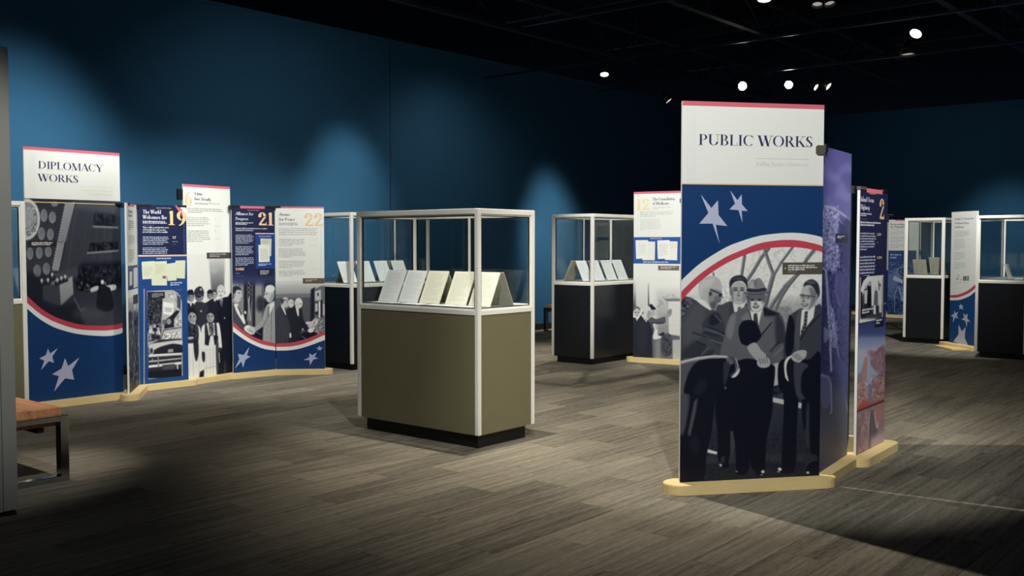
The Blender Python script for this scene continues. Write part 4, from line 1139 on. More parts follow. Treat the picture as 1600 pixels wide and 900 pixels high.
ph.poly([(58, 815), (210, 800), (210, 890), (58, 890)], 48, 6, .85); ph.poly([(150, 800), (162, 800), (164, 860), (148, 860)], 220, 1); ph.poly([(186, 760), (200, 760), (202, 850), (186, 850)], 215, 1)
ph.done(3)
r2.poly('photo_corner', [(50, 600), (110, 605), (80, 640), (66, 680), (56, 720), (50, 720)], (36, 38, 70), 4)
r2.para('caption_lettering', 72, 826, 150, 848, 2, (220, 220, 220), 4, .5)
for a in ((55, 612, 60, 890), (206, 612, 210, 880)): r2.rect('photo_border', *a, (150, 140, 140), 5)
r2.frame(1330, 490, 3.913)
ph = Photo(r2, 30, -40, 210, 900, 130, 330, (150, 124, 132))
ph.poly([(0, -60), (230, -60), (230, 150), (0, 150)], (34, 38, 70), 4, 1, (80, 96, 150)); ph.poly([(0, 140), (230, 140), (230, 262), (0, 262)], (84, 100, 152), 6, 1, (206, 204, 214))
ph.poly([(0, 235), (230, 200), (230, 300), (0, 300)], (178, 166, 184), 8)
ph.blob([(100, 235), (150, 225), (205, 200), (205, 400), (160, 360), (110, 300)], (142, 112, 124), 4).speckle([(100, 220), (205, 200), (205, 400), (110, 330)], 18, 4)
ph.poly([(75, 270), (110, 240), (120, 320), (165, 370), (125, 420), (120, 520), (70, 430)], (158, 164, 186), 3)
ph.poly([(38, 280), (75, 270), (62, 350), (40, 380)], (150, 176, 190), 3); ph.poly([(80, 270), (100, 262), (92, 420), (66, 420)], (172, 130, 122), 2)
ph.blob([(125, 410), (165, 380), (200, 400), (200, 540), (135, 550)], (158, 122, 122), 3).speckle([(120, 370), (200, 380), (200, 540), (130, 550)], 30, 3)
ph.blob([(38, 440), (80, 430), (105, 470), (100, 560), (38, 580)], (170, 132, 130), 3).speckle([(38, 420), (110, 420), (100, 570), (38, 580)], 30, 3)
ph.poly([(104, 430), (122, 430), (128, 600), (104, 600)], (120, 122, 144), 2)
ph.blob([(45, 560), (75, 535), (110, 540), (100, 570), (50, 590)], (188, 84, 74), 3)
ph.line([(38, 596), (100, 570), (200, 530)], 22, (70, 52, 66), 1); ph.line([(38, 588), (100, 562), (200, 522)], 8, (206, 92, 74), 1); ph.line([(38, 606), (200, 545)], 4, (210, 150, 130), 1)
ph.poly([(108, 600), (140, 590), (150, 680), (165, 720), (130, 800), (96, 880), (104, 700)], (104, 92, 104), 3); ph.line([(112, 600), (104, 720), (98, 850)], 5, (210, 186, 172), 1)
ph.blob([(140, 590), (195, 570), (195, 640), (165, 660), (150, 640)], (174, 118, 118), 3); ph.line([(142, 600), (152, 690), (160, 700), (163, 660)], 4, (226, 206, 196), 1)
ph.poly([(38, 610), (104, 600), (96, 880), (38, 880)], (160, 128, 132), 3).speckle([(38, 610), (104, 600), (96, 880), (38, 880)], 20, 4); ph.poly([(120, 760), (200, 720), (200, 890), (110, 890)], (176, 158, 166), 10)
ph.done(2)
r2.rect('caption_plate', 145, 28, 198, 75, (26, 30, 58), 3); r2.para('caption_lettering', 152, 36, 188, 60, 2, (214, 214, 222), 4, .5)
cap_clip(r2, 0, .12, M_clipg); cap_clip(r2, 1, .11)
r3 = Panel(rt, (2.236, 6.60), (2.43, 7.13), 1.79, 'dark panel seen edge on behind the gold number 2 panel')
r3.strip('navy_field', 0, r3.w, ZB, r3.top, (30, 44, 60), 1)
cap_clip(r3, 0, .10)
knuckle(rt, 2.225, 6.545, 1.80, .034, .05)
knuckle(rt, 1.88, 6.02, 2.02, .02, .05)

# ------------------------------------------------------------------ left stand: DIPLOMACY WORKS
lt = empty('exhibit_panel_stand', (-3.3, 9.9, 0), 0, label='long zigzag panel stand headed DIPLOMACY WORKS with panels 19, 6, 21 and 22', category='exhibit stand', group='folding exhibit panel stands')
bar(lt, (-4.19, 8.655), (-3.64, 9.315))
bar(lt, (-3.542, 9.18), (-3.672, 9.765), .085, ZB - .0012)
bar(lt, (-3.672, 9.765), (-3.313, 10.15), .085, ZB - .0018)
bar(lt, (-3.322, 10.19), (-3.02, 10.69), .085, ZB - .0006)
bar(lt, (-2.995, 10.645), (-2.619, 10.972), .085, ZB)
bar(lt, (-2.605, 10.972), (-2.077, 11.03), .085, ZB - .0012)
p = Panel(lt, (-4.211, 8.625), (-3.648, 9.299), 2.285, 'tall title panel reading DIPLOMACY WORKS over a photograph of an assembly hall')
p.strip('rose_stripe', 0, p.w, p.top - .026, p.top, ROSE, 1)
p.frame(40, 220, 9)
p.polys('fine_rules', [[(x, 130), (x + 3, 130), (x + 3, 830), (x, 830)] for x in (66, 90, 112, 130)], (206, 208, 214), 1)
p.text('title_lettering', [('DIPLOMACY', 176, 388, 1085, 106)], TXT, 1, .155, .035, 32, label='navy title lettering DIPLOMACY')
p.text('title_lettering', [('WORKS', 176, 565, 745, 104)], TXT, 1, .155, .035, 32, label='navy title lettering WORKS')
p.poly('thin_rule', [(745, 637), (1225, 655), (1225, 661), (745, 643)], (200, 204, 192), 1)
p.text('subtitle_lettering', [('Navigating the Cold War with', 780, 706, 1225, 30), ('Strength and Restraint', 890, 760, 1225, 30)], (212, 208, 176), 1, .16, .07, 12)
p.frame(40, 310, 4.2875)
ph = Photo(p, -5, 22, 700, 900, 300, 300, 58)
za = p.loc(20, 22)[1]
ph.poly([(0, 20), (280, 20), (200, 500), (0, 500)], 64, 4, 1, 78)
for x, y, a, b in ((123, 115, 23, 43), (180, 128, 24, 39), (107, 237, 24, 43), (166, 242, 23, 39), (92, 365, 23, 40), (152, 358, 23, 36), (30, 370, 22, 42), (78, 487, 25, 43), (140, 472, 24, 40), (195, 38, 22, 16)):
    ph.ell(x + 7, y + 6, a, b, 34, 3, .8); ph.ell(x, y, a, b, 158, 1); ph.ell(x + 3, y, a * .8, b * .84, 122, 2, 1, 0, 150)
ph.ell(5, 140, 92, 140, 205, 1); ph.ell(5, 140, 76, 118, 150, 1); ph.speckle([(-20, 30), (75, 60), (75, 230), (-20, 260)], 50, 3, 2)
for k in range(3): ph.ell(8, 130, 24 + 17 * k, 36 + 26 * k, 215, 0, .35); ph.ell(8, 130, 20 + 17 * k, 31 + 26 * k, 140, 0, .4)
ph.poly([(335, 22), (700, 22), (700, 480), (225, 485)], 82, 1)
for k in range(70):
    x = 240 + k * 6; ph.line([(x + 60, 30), (x - 10 + k * .4, 480)], 2.5, random.choice((60, 72, 98)), 1, .6)
ph.poly([(335, 22), (700, 22), (700, 120), (320, 60)], 118, 10, .6)
ph.poly([(266, 36), (337, 22), (274, 292), (216, 292)], 162, 1, 1, 150); ph.poly([(214, 295), (262, 292), (224, 486), (176, 482)], 156, 1, 1, 168)
ph.line([(337, 22), (268, 300), (226, 486)], 6, 46, 2)
for k in range(22): ph.ell(266 - k * 4, 40 + k * 20, 5, 4, 205, 1)
ph.poly([(460, 95), (600, 108), (600, 192), (455, 184)], 50, 2).speckle([(460, 100), (600, 110), (600, 190), (455, 184)], 22, 4); ph.line([(452, 188), (620, 196)], 10, 172, 1)
ph.poly([(430, 298), (620, 290), (620, 350), (420, 358)], 36, 2).speckle([(430, 300), (600, 300), (600, 350), (420, 356)], 40, 4); ph.line([(414, 366), (620, 350)], 11, 165, 1)
ph.poly([(345, 470), (380, 430), (700, 420), (700, 620), (340, 600)], 36, 6).speckle([(345, 460), (700, 430), (700, 560), (340, 570)], 26, 4)
ph.poly([(190, 500), (350, 460), (350, 530), (200, 540)], 92, 3)
ph.poly([(0, 600), (700, 600), (700, 900), (0, 900)], 62, 8, .9, 92); ph.poly([(0, 480), (110, 540), (120, 680), (200, 720), (340, 700), (400, 860), (0, 760)], 36, 8, .9)
ph.speckle([(340, 560), (590, 560), (590, 625), (345, 620)], 75, 4); ph.blob([(440, 600), (485, 585), (490, 610), (440, 628)], 205, 2); ph.blob([(522, 592), (600, 578), (600, 612), (535, 624)], 212, 2)
ph.poly([(116, 590), (200, 545), (314, 520), (228, 578)], 130, 1); ph.poly([(114, 592), (226, 580), (234, 716), (120, 680)], 84, 1); ph.poly([(226, 578), (313, 521), (321, 640), (236, 718)], 186, 1, 1, 150)
for x, y in ((108, 552), (150, 548), (178, 512), (212, 548), (240, 535), (265, 526)):
    ph.blob([(x - 16, y + 34), (x - 10, y + 8), (x + 12, y + 8), (x + 18, y + 30)], 30, 1); ph.ell(x, y - 2, 9, 13, 205, 1); ph.poly([(x - 3, y + 12), (x + 4, y + 12), (x + 2, y + 26)], 220, 1)
ph.blob([(488, 600), (510, 575), (545, 590), (570, 612), (585, 740), (480, 742)], 26, 2); ph.ell(514, 560, 11, 15, 225, 1)
ph.line([(325, 668), (352, 720), (368, 752), (400, 738)], 7, 130, 1); ph.line([(360, 750), (366, 830)], 5, 30, 2); ph.ell(420, 770, 110, 40, 110, 12, .5)
ph.done(1)
p.rect('caption_plate', 18, 285, 205, 325, (38, 34, 36), 2); p.para('caption_lettering', 40, 292, 198, 316, 2, (222, 220, 220), 3, .5, .8)
p.strip('gold_rule', 0, p.w, za - .004, za + .003, GOLD, 3)
p.frame(0, 440, 2.5)
ru = [(90, 40), (113, 62), (160, 105), (220, 140), (300, 165), (370, 172), (440, 170), (500, 156)]
rm = [(90, 68), (113, 90), (160, 128), (220, 160), (300, 185), (380, 191), (440, 189), (500, 176)]
wl = [(90, 90), (113, 112), (160, 150), (220, 182), (300, 204), (380, 212), (440, 211), (500, 194)]
p.band('red_arc', ru, rm, RED, 3); p.band('white_arc', rm, wl, WHT, 3)
p.sheet('blue_field', [[(0, ZB)] + [p.clamp(*p.loc(x, y)) for x, y in catmull(wl, False)] + [(p.w, ZB)]], BLUE, 2)
p.poly('star', [(187, 261), (196, 281), (226, 259), (204, 293), (211, 317), (190, 311), (160, 346), (173, 309), (153, 300), (179, 287)], STAR, 3)
p.poly('star', [(254, 299), (266, 330), (310, 296), (281, 346), (289, 383), (254, 378), (212, 428), (230, 369), (203, 362), (240, 340)], STAR, 3)

n5 = Panel(lt, (-3.545, 9.180), (-3.672, 9.760), 1.822, 'narrow looking white panel turned almost edge on left of the gold 19')
n5.frame(180, 300, 7.5)
n5.strip('rose_stripe', .09, n5.w - .13, n5.top - .025, n5.top, ROSE, 1)
n5.para('title_lettering', 150, 205, 212, 305, 2, (96, 104, 150), 1, .5, .8)
n5.text('number_lettering', [('5', 240, 385, 262, 170)], (196, 184, 150), 1, .17, .06, 20)
n5.para('lead_lettering', 155, 325, 222, 450, 5, (120, 122, 132), 1, .4, .4)
n5.para('body_lettering', 155, 500, 225, 625, 6, (150, 150, 150), 1, .4, .4); n5.para('body_lettering', 155, 670, 225, 815, 7, (150, 150, 150), 1, .4)
n5.frame(194, 314, 2.9)
zA, zB2 = n5.loc(40, 292)[1], n5.loc(40, 400)[1]
n5.strip('blue_field', .02, n5.w, zB2, zA, (48, 58, 104), 1)
n5.polys('document_print', [[(24, 322), (36, 318), (36, 380), (24, 386)], [(42, 305), (60, 300), (60, 388), (42, 396)]], (206, 202, 204), 2)
n5.rect('caption_plate', 40, 428, 62, 462, (66, 62, 62), 2)
ph = Photo(n5, 20, 440, 72, 860, 90, 200, 205)
ph.poly([(0, 500), (90, 500), (90, 880), (0, 880)], 86, 12, 1, 60).speckle([(0, 480), (90, 480), (90, 840), (0, 840)], 62, 4)
for k in range(8): ph.line([(random.uniform(20, 70), 460), (random.uniform(20, 70), 700)], 1.5, random.choice((30, 190)), 1)
ph.done(1)

n19 = Panel(lt, (-3.668, 9.768), (-3.310, 10.140), 1.828, 'dark blue panel with a gold number 19 and a parade car photograph')
n19.strip('blue_field', 0, n19.w, ZB, n19.top, (24, 66, 124), 1)
n19.frame(216, 316, 10.71)
zg = n19.loc(420, 886)[1]
n19.strip('navy_field', 0, n19.w, zg, n19.top, (24, 32, 66), 2)
n19.strip('gold_rule', 0, n19.w, zg - .012, zg + .004, (214, 176, 150), 3)
n19.poly('rose_ribbon', [(160, 12), (680, 34), (832, 225), (832, 335), (610, 48), (160, 40)], ROSE, 4)
n19.poly('white_corner', [(680, 36), (770, 62), (832, 120), (832, 225)], WHT, 4)
n19.strip('pale_rule', n19.loc(752, 360)[0], n19.loc(778, 360)[0], zg, n19.loc(760, 360)[1], (44, 60, 112), 3)
n19.text('title_lettering', [('The World', 74, 187, 380, 62), ('Welcomes Ike', 74, 276, 476, 62)], (214, 216, 232), 3, .17, .06, 16)
n19.text('number_lettering', [('1', 498, 380, 612, 235), ('9', 640, 392, 812, 245)], (228, 196, 138), 5, .2, .05, 30, label='large gold number 19')
n19.para('header_lettering', 305, 84, 548, 112, 1, (180, 160, 130), 3, .45, 1)
n19.para('subhead_lettering', 74, 308, 475, 366, 2, (206, 208, 218), 3, .55, 1)
n19.rect('thin_rule', 74, 381, 268, 388, (120, 112, 110), 3)
n19.text('lead_lettering', [('When a million people lined the streets', 74, 430, 512, 24), ('of New Delhi, the world saw what', 74, 470, 458, 24), ('personal diplomacy could accomplish.', 74, 506, 494, 24)], (216, 218, 228), 3, .2, .1, 10)
n19.para('body_lettering', 74, 568, 524, 716, 5, (176, 184, 204), 3, .42, .75); n19.para('body_lettering', 74, 752, 512, 866, 4, (176, 184, 204), 3, .42, .95)
n19.text('figure_lettering', [('27', 572, 608, 628, 40)], (222, 216, 190), 3, .2, .08, 12)
n19.para('note_lettering', 572, 646, 662, 672, 1, (140, 146, 176), 3, .4, 1); n19.para('note_lettering', 572, 690, 640, 720, 1, (70, 86, 130), 3, .4, 1)
n19.frame(216, 390, 4.2857)
n19.text('subtitle_lettering', [('FROM THE ARCHIVES', 122, 64, 220, 9)], (214, 216, 226), 3, .2, .1, 8)
for P in ([(22, 82), (106, 76), (106, 195), (28, 199)], [(106, 80), (190, 76), (196, 180), (106, 180)], [(188, 96), (256, 86), (256, 206), (196, 210)], [(248, 74), (316, 72), (312, 194), (258, 192)], [(88, 178), (192, 172), (192, 240), (90, 240)]):
    n19.poly('document_print', P, random.choice(((206, 206, 178), (214, 214, 188), (204, 208, 186))), 3 + len(n19.o.children) * .02)
n19.para('document_writing', 116, 96, 180, 160, 6, (184, 184, 166), 5); n19.para('document_writing', 36, 112, 96, 176, 6, (188, 186, 160), 5); n19.rect('document_stamp', 162, 176, 186, 194, (150, 84, 104), 6)
n19.para('caption_lettering', 214, 218, 312, 240, 2, (190, 196, 214), 3, .5, .6)
n19.polys('dotted_rule', [[(36, 264 + k * 8.1), (43, 264 + k * 8.1), (43, 268 + k * 8.1), (36, 268 + k * 8.1)] for k in range(79)], (206, 196, 186), 3)
n19.poly('photo_border', [(62, 284), (70, 282), (235, 279), (262, 286), (284, 318), (292, 820), (72, 848)], (176, 174, 172), 3)
ph = Photo(n19, 66, 276, 290, 846, 150, 330, 176)
ph.poly([(60, 280), (165, 290), (150, 540), (60, 560)], 66, 3).speckle([(60, 280), (165, 290), (150, 540), (60, 560)], 40, 4)
ph.poly([(165, 280), (300, 280), (300, 520), (160, 520)], 186, 2).speckle([(200, 290), (300, 290), (300, 520), (200, 520)], 34, 4)
ph.poly([(165, 348), (238, 360), (232, 442), (168, 432)], 226, 1); ph.poly([(176, 385), (225, 390), (222, 420), (178, 416)], 196, 1); ph.poly([(258, 300), (284, 320), (284, 400), (262, 400)], 90, 3)
ph.poly([(66, 500), (160, 500), (150, 610), (66, 615)], 110, 3).speckle([(66, 490), (160, 500), (150, 610), (66, 615)], 62, 5)
for x, y in ((84, 520), (110, 512), (134, 530), (100, 556), (128, 560)): ph.ell(x, y, 9, 12, 185, 1); ph.blob([(x - 12, y + 38), (x - 10, y + 14), (x + 10, y + 14), (x + 13, y + 38)], random.choice((50, 210)), 1)
ph.blob([(176, 530), (186, 470), (215, 446), (258, 404), (270, 402), (274, 418), (240, 468), (236, 530)], 40, 1); ph.ell(205, 482, 16, 20, 160, 1); ph.ell(266, 400, 8, 10, 205, 1); ph.ell(174, 486, 14, 18, 120, 2)
ph.poly([(160, 538), (205, 524), (290, 516), (290, 600), (146, 606)], 196, 1); ph.line([(150, 600), (170, 540), (290, 520)], 5, 50, 1); ph.speckle([(165, 560), (290, 550), (290, 600), (160, 605)], 60, 3)
ph.poly([(66, 640), (150, 602), (290, 596), (290, 860), (66, 860)], 62, 2)
ph.blob([(70, 640), (140, 622), (290, 606), (290, 636), (230, 630), (150, 650), (90, 676)], 206, 1); ph.blob([(210, 640), (290, 640), (290, 690), (110, 700), (130, 670)], 46, 2)
ph.ell(88, 678, 17, 26, 185, 1); ph.ell(88, 678, 10, 17, 70, 1); ph.ell(96, 740, 18, 22, 44, 1); ph.ell(96, 740, 10, 14, 120, 1)
ph.poly([(70, 702), (290, 690), (290, 706), (70, 720)], 222, 1); ph.poly([(70, 745), (290, 724), (290, 732), (70, 756)], 196, 1); ph.poly([(70, 775), (290, 750), (290, 768), (70, 792)], 226, 1); ph.line([(120, 716), (290, 706)], 4, 150, 1)
ph.line([(132, 715), (136, 785)], 9, 150, 1); ph.poly([(160, 772), (246, 764), (246, 800), (164, 806)], 96, 1); ph.poly([(200, 668), (232, 664), (236, 686), (196, 690)], 170, 1); ph.poly([(258, 764), (268, 764), (268, 800), (258, 800)], 205, 1)
ph.poly([(66, 815), (290, 800), (290, 860), (66, 860)], 28, 3)
ph.done(4)
n19.poly('photo_corner', [(232, 270), (298, 270), (298, 360), (286, 330), (280, 308), (262, 288)], (24, 66, 124), 5)
n19.rect('caption_plate', 70, 286, 178, 326, (40, 38, 38), 5); n19.para('caption_lettering', 92, 294, 172, 318, 3, (150, 158, 176), 6, .5)
cap_clip(n19, 0, .14); cap_clip(n19, 1, .10)

n6 = Panel(lt, (-3.340, 10.150), (-3.020, 10.700), 2.052, 'tall white panel with a gold number 6 behind the 19 panel')
n6.strip('rose_stripe', 0, n6.w, n6.top - .026, n6.top, ROSE, 1)
n6.frame(180, 280, 5)
n6.text('number_lettering', [('6', 540, 206, 602, 110)], (222, 192, 142), 1, .2, .05, 30)
n6.text('title_lettering', [('Firm', 620, 124, 680, 25), ('but Steady', 620, 164, 748, 25)], (60, 62, 84), 1, .18, .06, 16)
n6.para('subhead_lettering', 622, 182, 826, 206, 2, (120, 118, 122), 1, .5, .5)
n6.para('lead_lettering', 566, 220, 856, 274, 3, (150, 150, 152), 1, .45, .4)
n6.para('body_lettering', 562, 290, 745, 372, 5, (162, 162, 162), 1, .42, .7); n6.para('body_lettering', 562, 395, 750, 492, 6, (162, 162, 162), 1, .42, .65)
n6.text('figure_lettering', [('1', 776, 318, 788, 22), ('6', 776, 414, 788, 22)], (204, 200, 180), 1, .18, .08, 10)
n6.para('note_lettering', 776, 360, 832, 376, 1, (200, 200, 214), 1, .4, 1); n6.para('note_lettering', 776, 456, 816, 472, 1, (206, 206, 206), 1, .4, 1)
n6.frame(290, 430, 5.29)
ph = Photo(n6, -70, -170, 385, 870, 170, 400, 222)
ph.poly([(190, -150), (325, -150), (318, 150), (215, 150)], 216, 4, 1, 92); ph.ell(237, -40, 30, 24, 190, 5, .6)
ph.blob([(255, 230), (262, 210), (300, 190), (345, 180), (385, 200), (400, 860), (270, 860), (250, 400)], 24, 1)       # dark overcoat
ph.poly([(280, 195), (308, 195), (300, 262), (288, 240)], 190, 1); ph.poly([(287, 205), (300, 205), (302, 262), (292, 250)], 88, 1)
ph.ell(292, 128, 34, 50, 205, 1); ph.ell(286, 150, 26, 34, 220, 3); ph.ell(325, 146, 6, 14, 180, 1)
for x in (276, 304): ph.ell(x, 134, 8, 3, 80, 1)
ph.line([(290, 136), (286, 156)], 5, 160, 2); ph.ell(290, 170, 14, 4, 110, 1); ph.ell(322, 354, 5, 6, 228, 1)
ph.blob([(150, 260), (180, 220), (240, 190), (265, 240), (255, 420), (190, 440)], 40, 2)
ph.head(238, 160, 22, 32, 190, 50, .2); ph.poly([(228, 196), (262, 190), (240, 222)], 226, 1)
ph.head(200, 168, 20, 30, 165, 36, .1); ph.blob([(178, 150), (186, 126), (206, 118), (222, 136), (218, 152)], 40, 1)
ph.blob([(70, 250), (100, 215), (140, 222), (180, 250), (190, 330), (180, 460), (100, 460), (75, 360)], 66, 1)               # officer
ph.head(112, 178, 32, 44, 150, 50, .3); ph.blob([(70, 158), (82, 112), (122, 92), (146, 120), (150, 160), (110, 152)], 58, 1); ph.line([(76, 164), (112, 156), (150, 170)], 8, 30, 1); ph.ell(126, 118, 9, 10, 190, 1)
ph.blob([(92, 168), (122, 170), (122, 184), (94, 182)], 24, 1); ph.ell(128, 297, 6, 7, 220, 1); ph.line([(100, 235), (106, 400)], 5, 40, 1)
ph.blob([(-70, 300), (-20, 240), (30, 230), (70, 240), (85, 320), (60, 400), (-70, 420)], 52, 1); ph.head(42, 180, 26, 42, 165, 30, .2); ph.blob([(14, 158), (20, 126), (55, 120), (68, 150), (64, 162)], 34, 1); ph.poly([(30, 228), (52, 226), (45, 262)], 215, 1)
# two boys in white robes
ph.blob([(-70, 860), (-60, 560), (-10, 430), (20, 410), (100, 415), (125, 470), (135, 640), (150, 790), (110, 815), (108, 860)], 226, 1)
ph.blob([(-40, 520), (0, 420), (30, 405), (100, 420), (105, 540), (70, 560), (-20, 560)], 66, 2).speckle([(20, 420), (100, 420), (100, 540), (20, 540)], 34, 4)
ph.blob([(66, 540), (100, 530), (108, 640), (90, 712), (72, 660)], 62, 1).speckle([(66, 540), (100, 530), (104, 640), (90, 700)], 22, 3); ph.blob([(20, 512), (60, 508), (62, 526), (26, 530)], 190, 1)
ph.head(54, 344, 38, 56, 178, 34, .1)
ph.blob([(12, 300), (30, 276), (60, 272), (86, 296), (84, 318), (50, 306), (20, 322)], 34, 1)
ph.blob([(130, 450), (150, 410), (180, 395), (250, 395), (280, 410), (300, 600), (270, 605), (258, 700), (250, 830), (155, 840), (150, 700), (158, 640), (128, 600)], 228, 1)
ph.head(206, 342, 34, 50, 182, 34, -.1); ph.blob([(176, 320), (190, 300), (230, 298), (242, 330), (210, 312)], 40, 1)
ph.blob([(160, 400), (172, 395), (190, 500), (160, 500)], 66, 1); ph.blob([(238, 398), (254, 400), (262, 500), (245, 500)], 66, 1); ph.blob([(190, 395), (225, 395), (232, 480), (205, 500)], 110, 2).speckle([(190, 395), (230, 395), (230, 490), (200, 500)], 46, 3)
ph.poly([(160, 500), (206, 496), (190, 585), (158, 575)], 44, 1); ph.poly([(228, 496), (268, 500), (268, 570), (236, 580)], 44, 1); ph.line([(158, 580), (192, 588), (210, 505), (225, 505), (240, 585), (270, 572)], 5, 226, 1)
ph.blob([(135, 635), (158, 640), (160, 700), (148, 720), (136, 690)], 60, 1); ph.blob([(268, 605), (298, 600), (296, 630), (272, 632)], 60, 1); ph.blob([(250, 560), (272, 570), (270, 810), (256, 810)], 88, 2); ph.line([(276, 640), (282, 720)], 6, 216, 1)
for x in (170, 200, 226, 30, 60, 110): ph.line([(x, 600), (x + 4, 840)], 3, 186, 1, .8)
ph.poly([(118, 800), (152, 780), (152, 860), (112, 860)], 28, 2); ph.line([(155, 772), (250, 752)], 4, 176, 1); ph.poly([(320, 700), (332, 720), (330, 860), (316, 860)], 70, 2)
ph.done(1)
n6.frame(180, 280, 5)
n6.rect('caption_plate', 714, 574, 920, 618, (72, 68, 66), 3); n6.para('caption_lettering', 738, 580, 866, 608, 2, (170, 166, 164), 4, .5)
box('connector_block', (-.028, .022, 1.945), (.056, .03, .11), M_clip, n6.o, .003)

n21 = Panel(lt, (-2.990, 10.640), (-2.616, 10.965), 1.850, 'dark blue panel reading Alliance for Progress with a gold 21')
n21.strip('navy_field', 0, n21.w, ZB, n21.top, (30, 34, 66), 1)
n21.frame(362, 318, 6.818)
n21.strip('rose_stripe', .10, n21.w - .11, n21.top - .026, n21.top, (206, 104, 128), 2)
n21.text('title_lettering', [('Alliance for', 40, 122, 230, 32), ('Progress', 40, 176, 176, 32)], (200, 204, 226), 3, .17, .06, 14)
n21.text('number_lettering', [('21', 282, 232, 446, 138)], (228, 190, 146), 3, .2, .05, 28, label='large gold number 21')
n21.para('header_lettering', 168, 66, 300, 80, 1, (170, 150, 130), 3, .45, 1)
n21.para('subhead_lettering', 40, 198, 246, 230, 2, (206, 208, 216), 3, .55, .6)
n21.text('lead_lettering', [('Eisenhower laid the groundwork for the more ambitious', 40, 270, 380, 14), ('aid program for Latin America.', 40, 290, 230, 14)], (206, 208, 220), 3, .2, .1, 8)
for y0, y1, n in ((328, 430, 6), (452, 552, 6), (572, 662, 5)): n21.para('body_lettering', 40, y0, 240, y1, n, (168, 176, 196), 3, .42, .7)
n21.text('figure_lettering', [('$500M', 40, 712, 130, 26)], (226, 184, 150), 3, .2, .08, 10)
n21.para('note_lettering', 40, 736, 86, 752, 1, (120, 126, 164), 3, .4, 1); n21.para('note_lettering', 40, 764, 130, 784, 1, (60, 80, 124), 3, .4, 1)
n21.rect('blue_field', 252, 326, 460, 690, (30, 60, 126), 2); n21.rect('gold_rule', 252, 314, 456, 326, (222, 184, 168), 3)
n21.text('subtitle_lettering', [('FROM THE ARCHIVES', 290, 355, 418, 9)], (206, 210, 224), 3, .2, .1, 8)
n21.poly('document_print', [(306, 372), (424, 376), (420, 560), (310, 556)], (196, 198, 180), 3); n21.poly('document_print', [(284, 440), (402, 444), (404, 622), (288, 626)], (214, 216, 200), 4)
n21.para('document_writing', 304, 480, 388, 600, 10, (176, 178, 168), 5); n21.para('document_writing', 322, 386, 408, 430, 4, (166, 168, 158), 5); n21.para('caption_lettering', 284, 640, 428, 664, 2, (190, 196, 218), 3, .5)
n21.frame(362, 420, 5.297)
ph = Photo(n21, -5, 20, 375, 660, 180, 330, 120)
ph.poly([(-5, 0), (375, 0), (375, 100), (-5, 100)], (30, 36, 70), 8)
ph.poly([(-5, 100), (375, 90), (375, 300), (-5, 300)], 128, 10, .9)
for x, wd, g in ((30, 60, 168), (85, 34, 150), (115, 30, 40), (185, 22, 36), (225, 60, 158), (255, 10, 110), (300, 60, 36), (350, 30, 52)): ph.poly([(x - wd / 2, 95), (x + wd / 2, 95), (x + wd / 2, 480), (x - wd / 2, 480)], g, 4)
ph.poly([(-5, 60), (375, 60), (375, 130), (-5, 130)], (46, 52, 88), 14, .9)
ph.poly([(136, 120), (164, 110), (166, 240), (140, 430), (120, 430), (140, 250)], 34, 1)
for k in range(5): ph.line([(150 - k * 3, 225 + k * 6), (128 + k * 7, 430)], 5, 225 if k % 2 == 0 else 90, 1)
for k in range(9): ph.ell(150 + (k % 3) * 6 - 6, 118 + k * 12, 3, 3, 225, 0)
ph.ell(235, 290, 34, 70, 40, 10, .8)
ph.blob([(-10, 480), (-10, 300), (30, 290), (70, 350), (105, 420), (110, 470), (100, 520), (20, 500)], 92, 1); ph.poly([(15, 290), (50, 290), (100, 430), (112, 462), (95, 450), (40, 360)], 224, 1); ph.line([(50, 310), (84, 390)], 9, 70, 1); ph.poly([(78, 380), (96, 378), (116, 450), (104, 460)], 232, 1)
ph.ell(48, 215, 36, 62, 196, 1); ph.blob([(0, 200), (4, 160), (30, 142), (66, 152), (78, 176), (40, 178), (22, 230), (8, 250)], 58, 1); ph.ell(78, 220, 8, 14, 190, 1); ph.ell(62, 200, 9, 4, 70, 1); ph.line([(66, 246), (80, 244)], 5, 110, 1); ph.ell(22, 220, 9, 18, 160, 1)
ph.blob([(255, 620), (258, 480), (190, 545), (168, 500), (240, 440), (275, 330), (300, 290), (345, 270), (380, 270), (380, 620)], 172, 1); ph.poly([(298, 305), (345, 270), (352, 300), (310, 380)], 222, 1); ph.line([(308, 310), (300, 400)], 9, 110, 1); ph.line([(258, 480), (300, 400)], 5, 120, 1); ph.line([(330, 360), (325, 600)], 4, 110, 1); ph.speckle([(258, 400), (350, 300), (350, 600), (258, 600)], 7, 3)
ph.ell(312, 210, 40, 68, 200, 1); ph.ell(318, 165, 40, 32, 220, 2); ph.ell(273, 232, 8, 12, 200, 1); ph.ell(290, 208, 9, 4, 90, 1); ph.line([(278, 258), (292, 256)], 5, 120, 1); ph.ell(338, 220, 9, 18, 170, 1); ph.ell(330, 250, 16, 26, 150, 5, .6)
ph.poly([(100, 520), (170, 540), (260, 480), (255, 620), (150, 590)], 26, 4); ph.blob([(102, 495), (118, 468), (150, 470), (180, 495), (184, 530), (160, 545), (120, 520)], 222, 1); ph.blob([(140, 490), (180, 480), (196, 520), (172, 545)], 200, 1)
for k in range(4): ph.line([(128 + k * 12, 494 + k * 5), (142 + k * 12, 520 + k * 4)], 3, 130, 1)
ph.ell(112, 362, 9, 14, 215, 1); ph.line([(200, 520), (240, 545)], 5, 150, 1)
ph.done(2)
n21.rect('caption_plate', 215, 2, 330, 52, (26, 28, 40), 3); n21.para('caption_lettering', 234, 12, 320, 48, 4, (176, 184, 190), 4, .5, .7)
cap_clip(n21, 0, .09); cap_clip(n21, 1, .09)

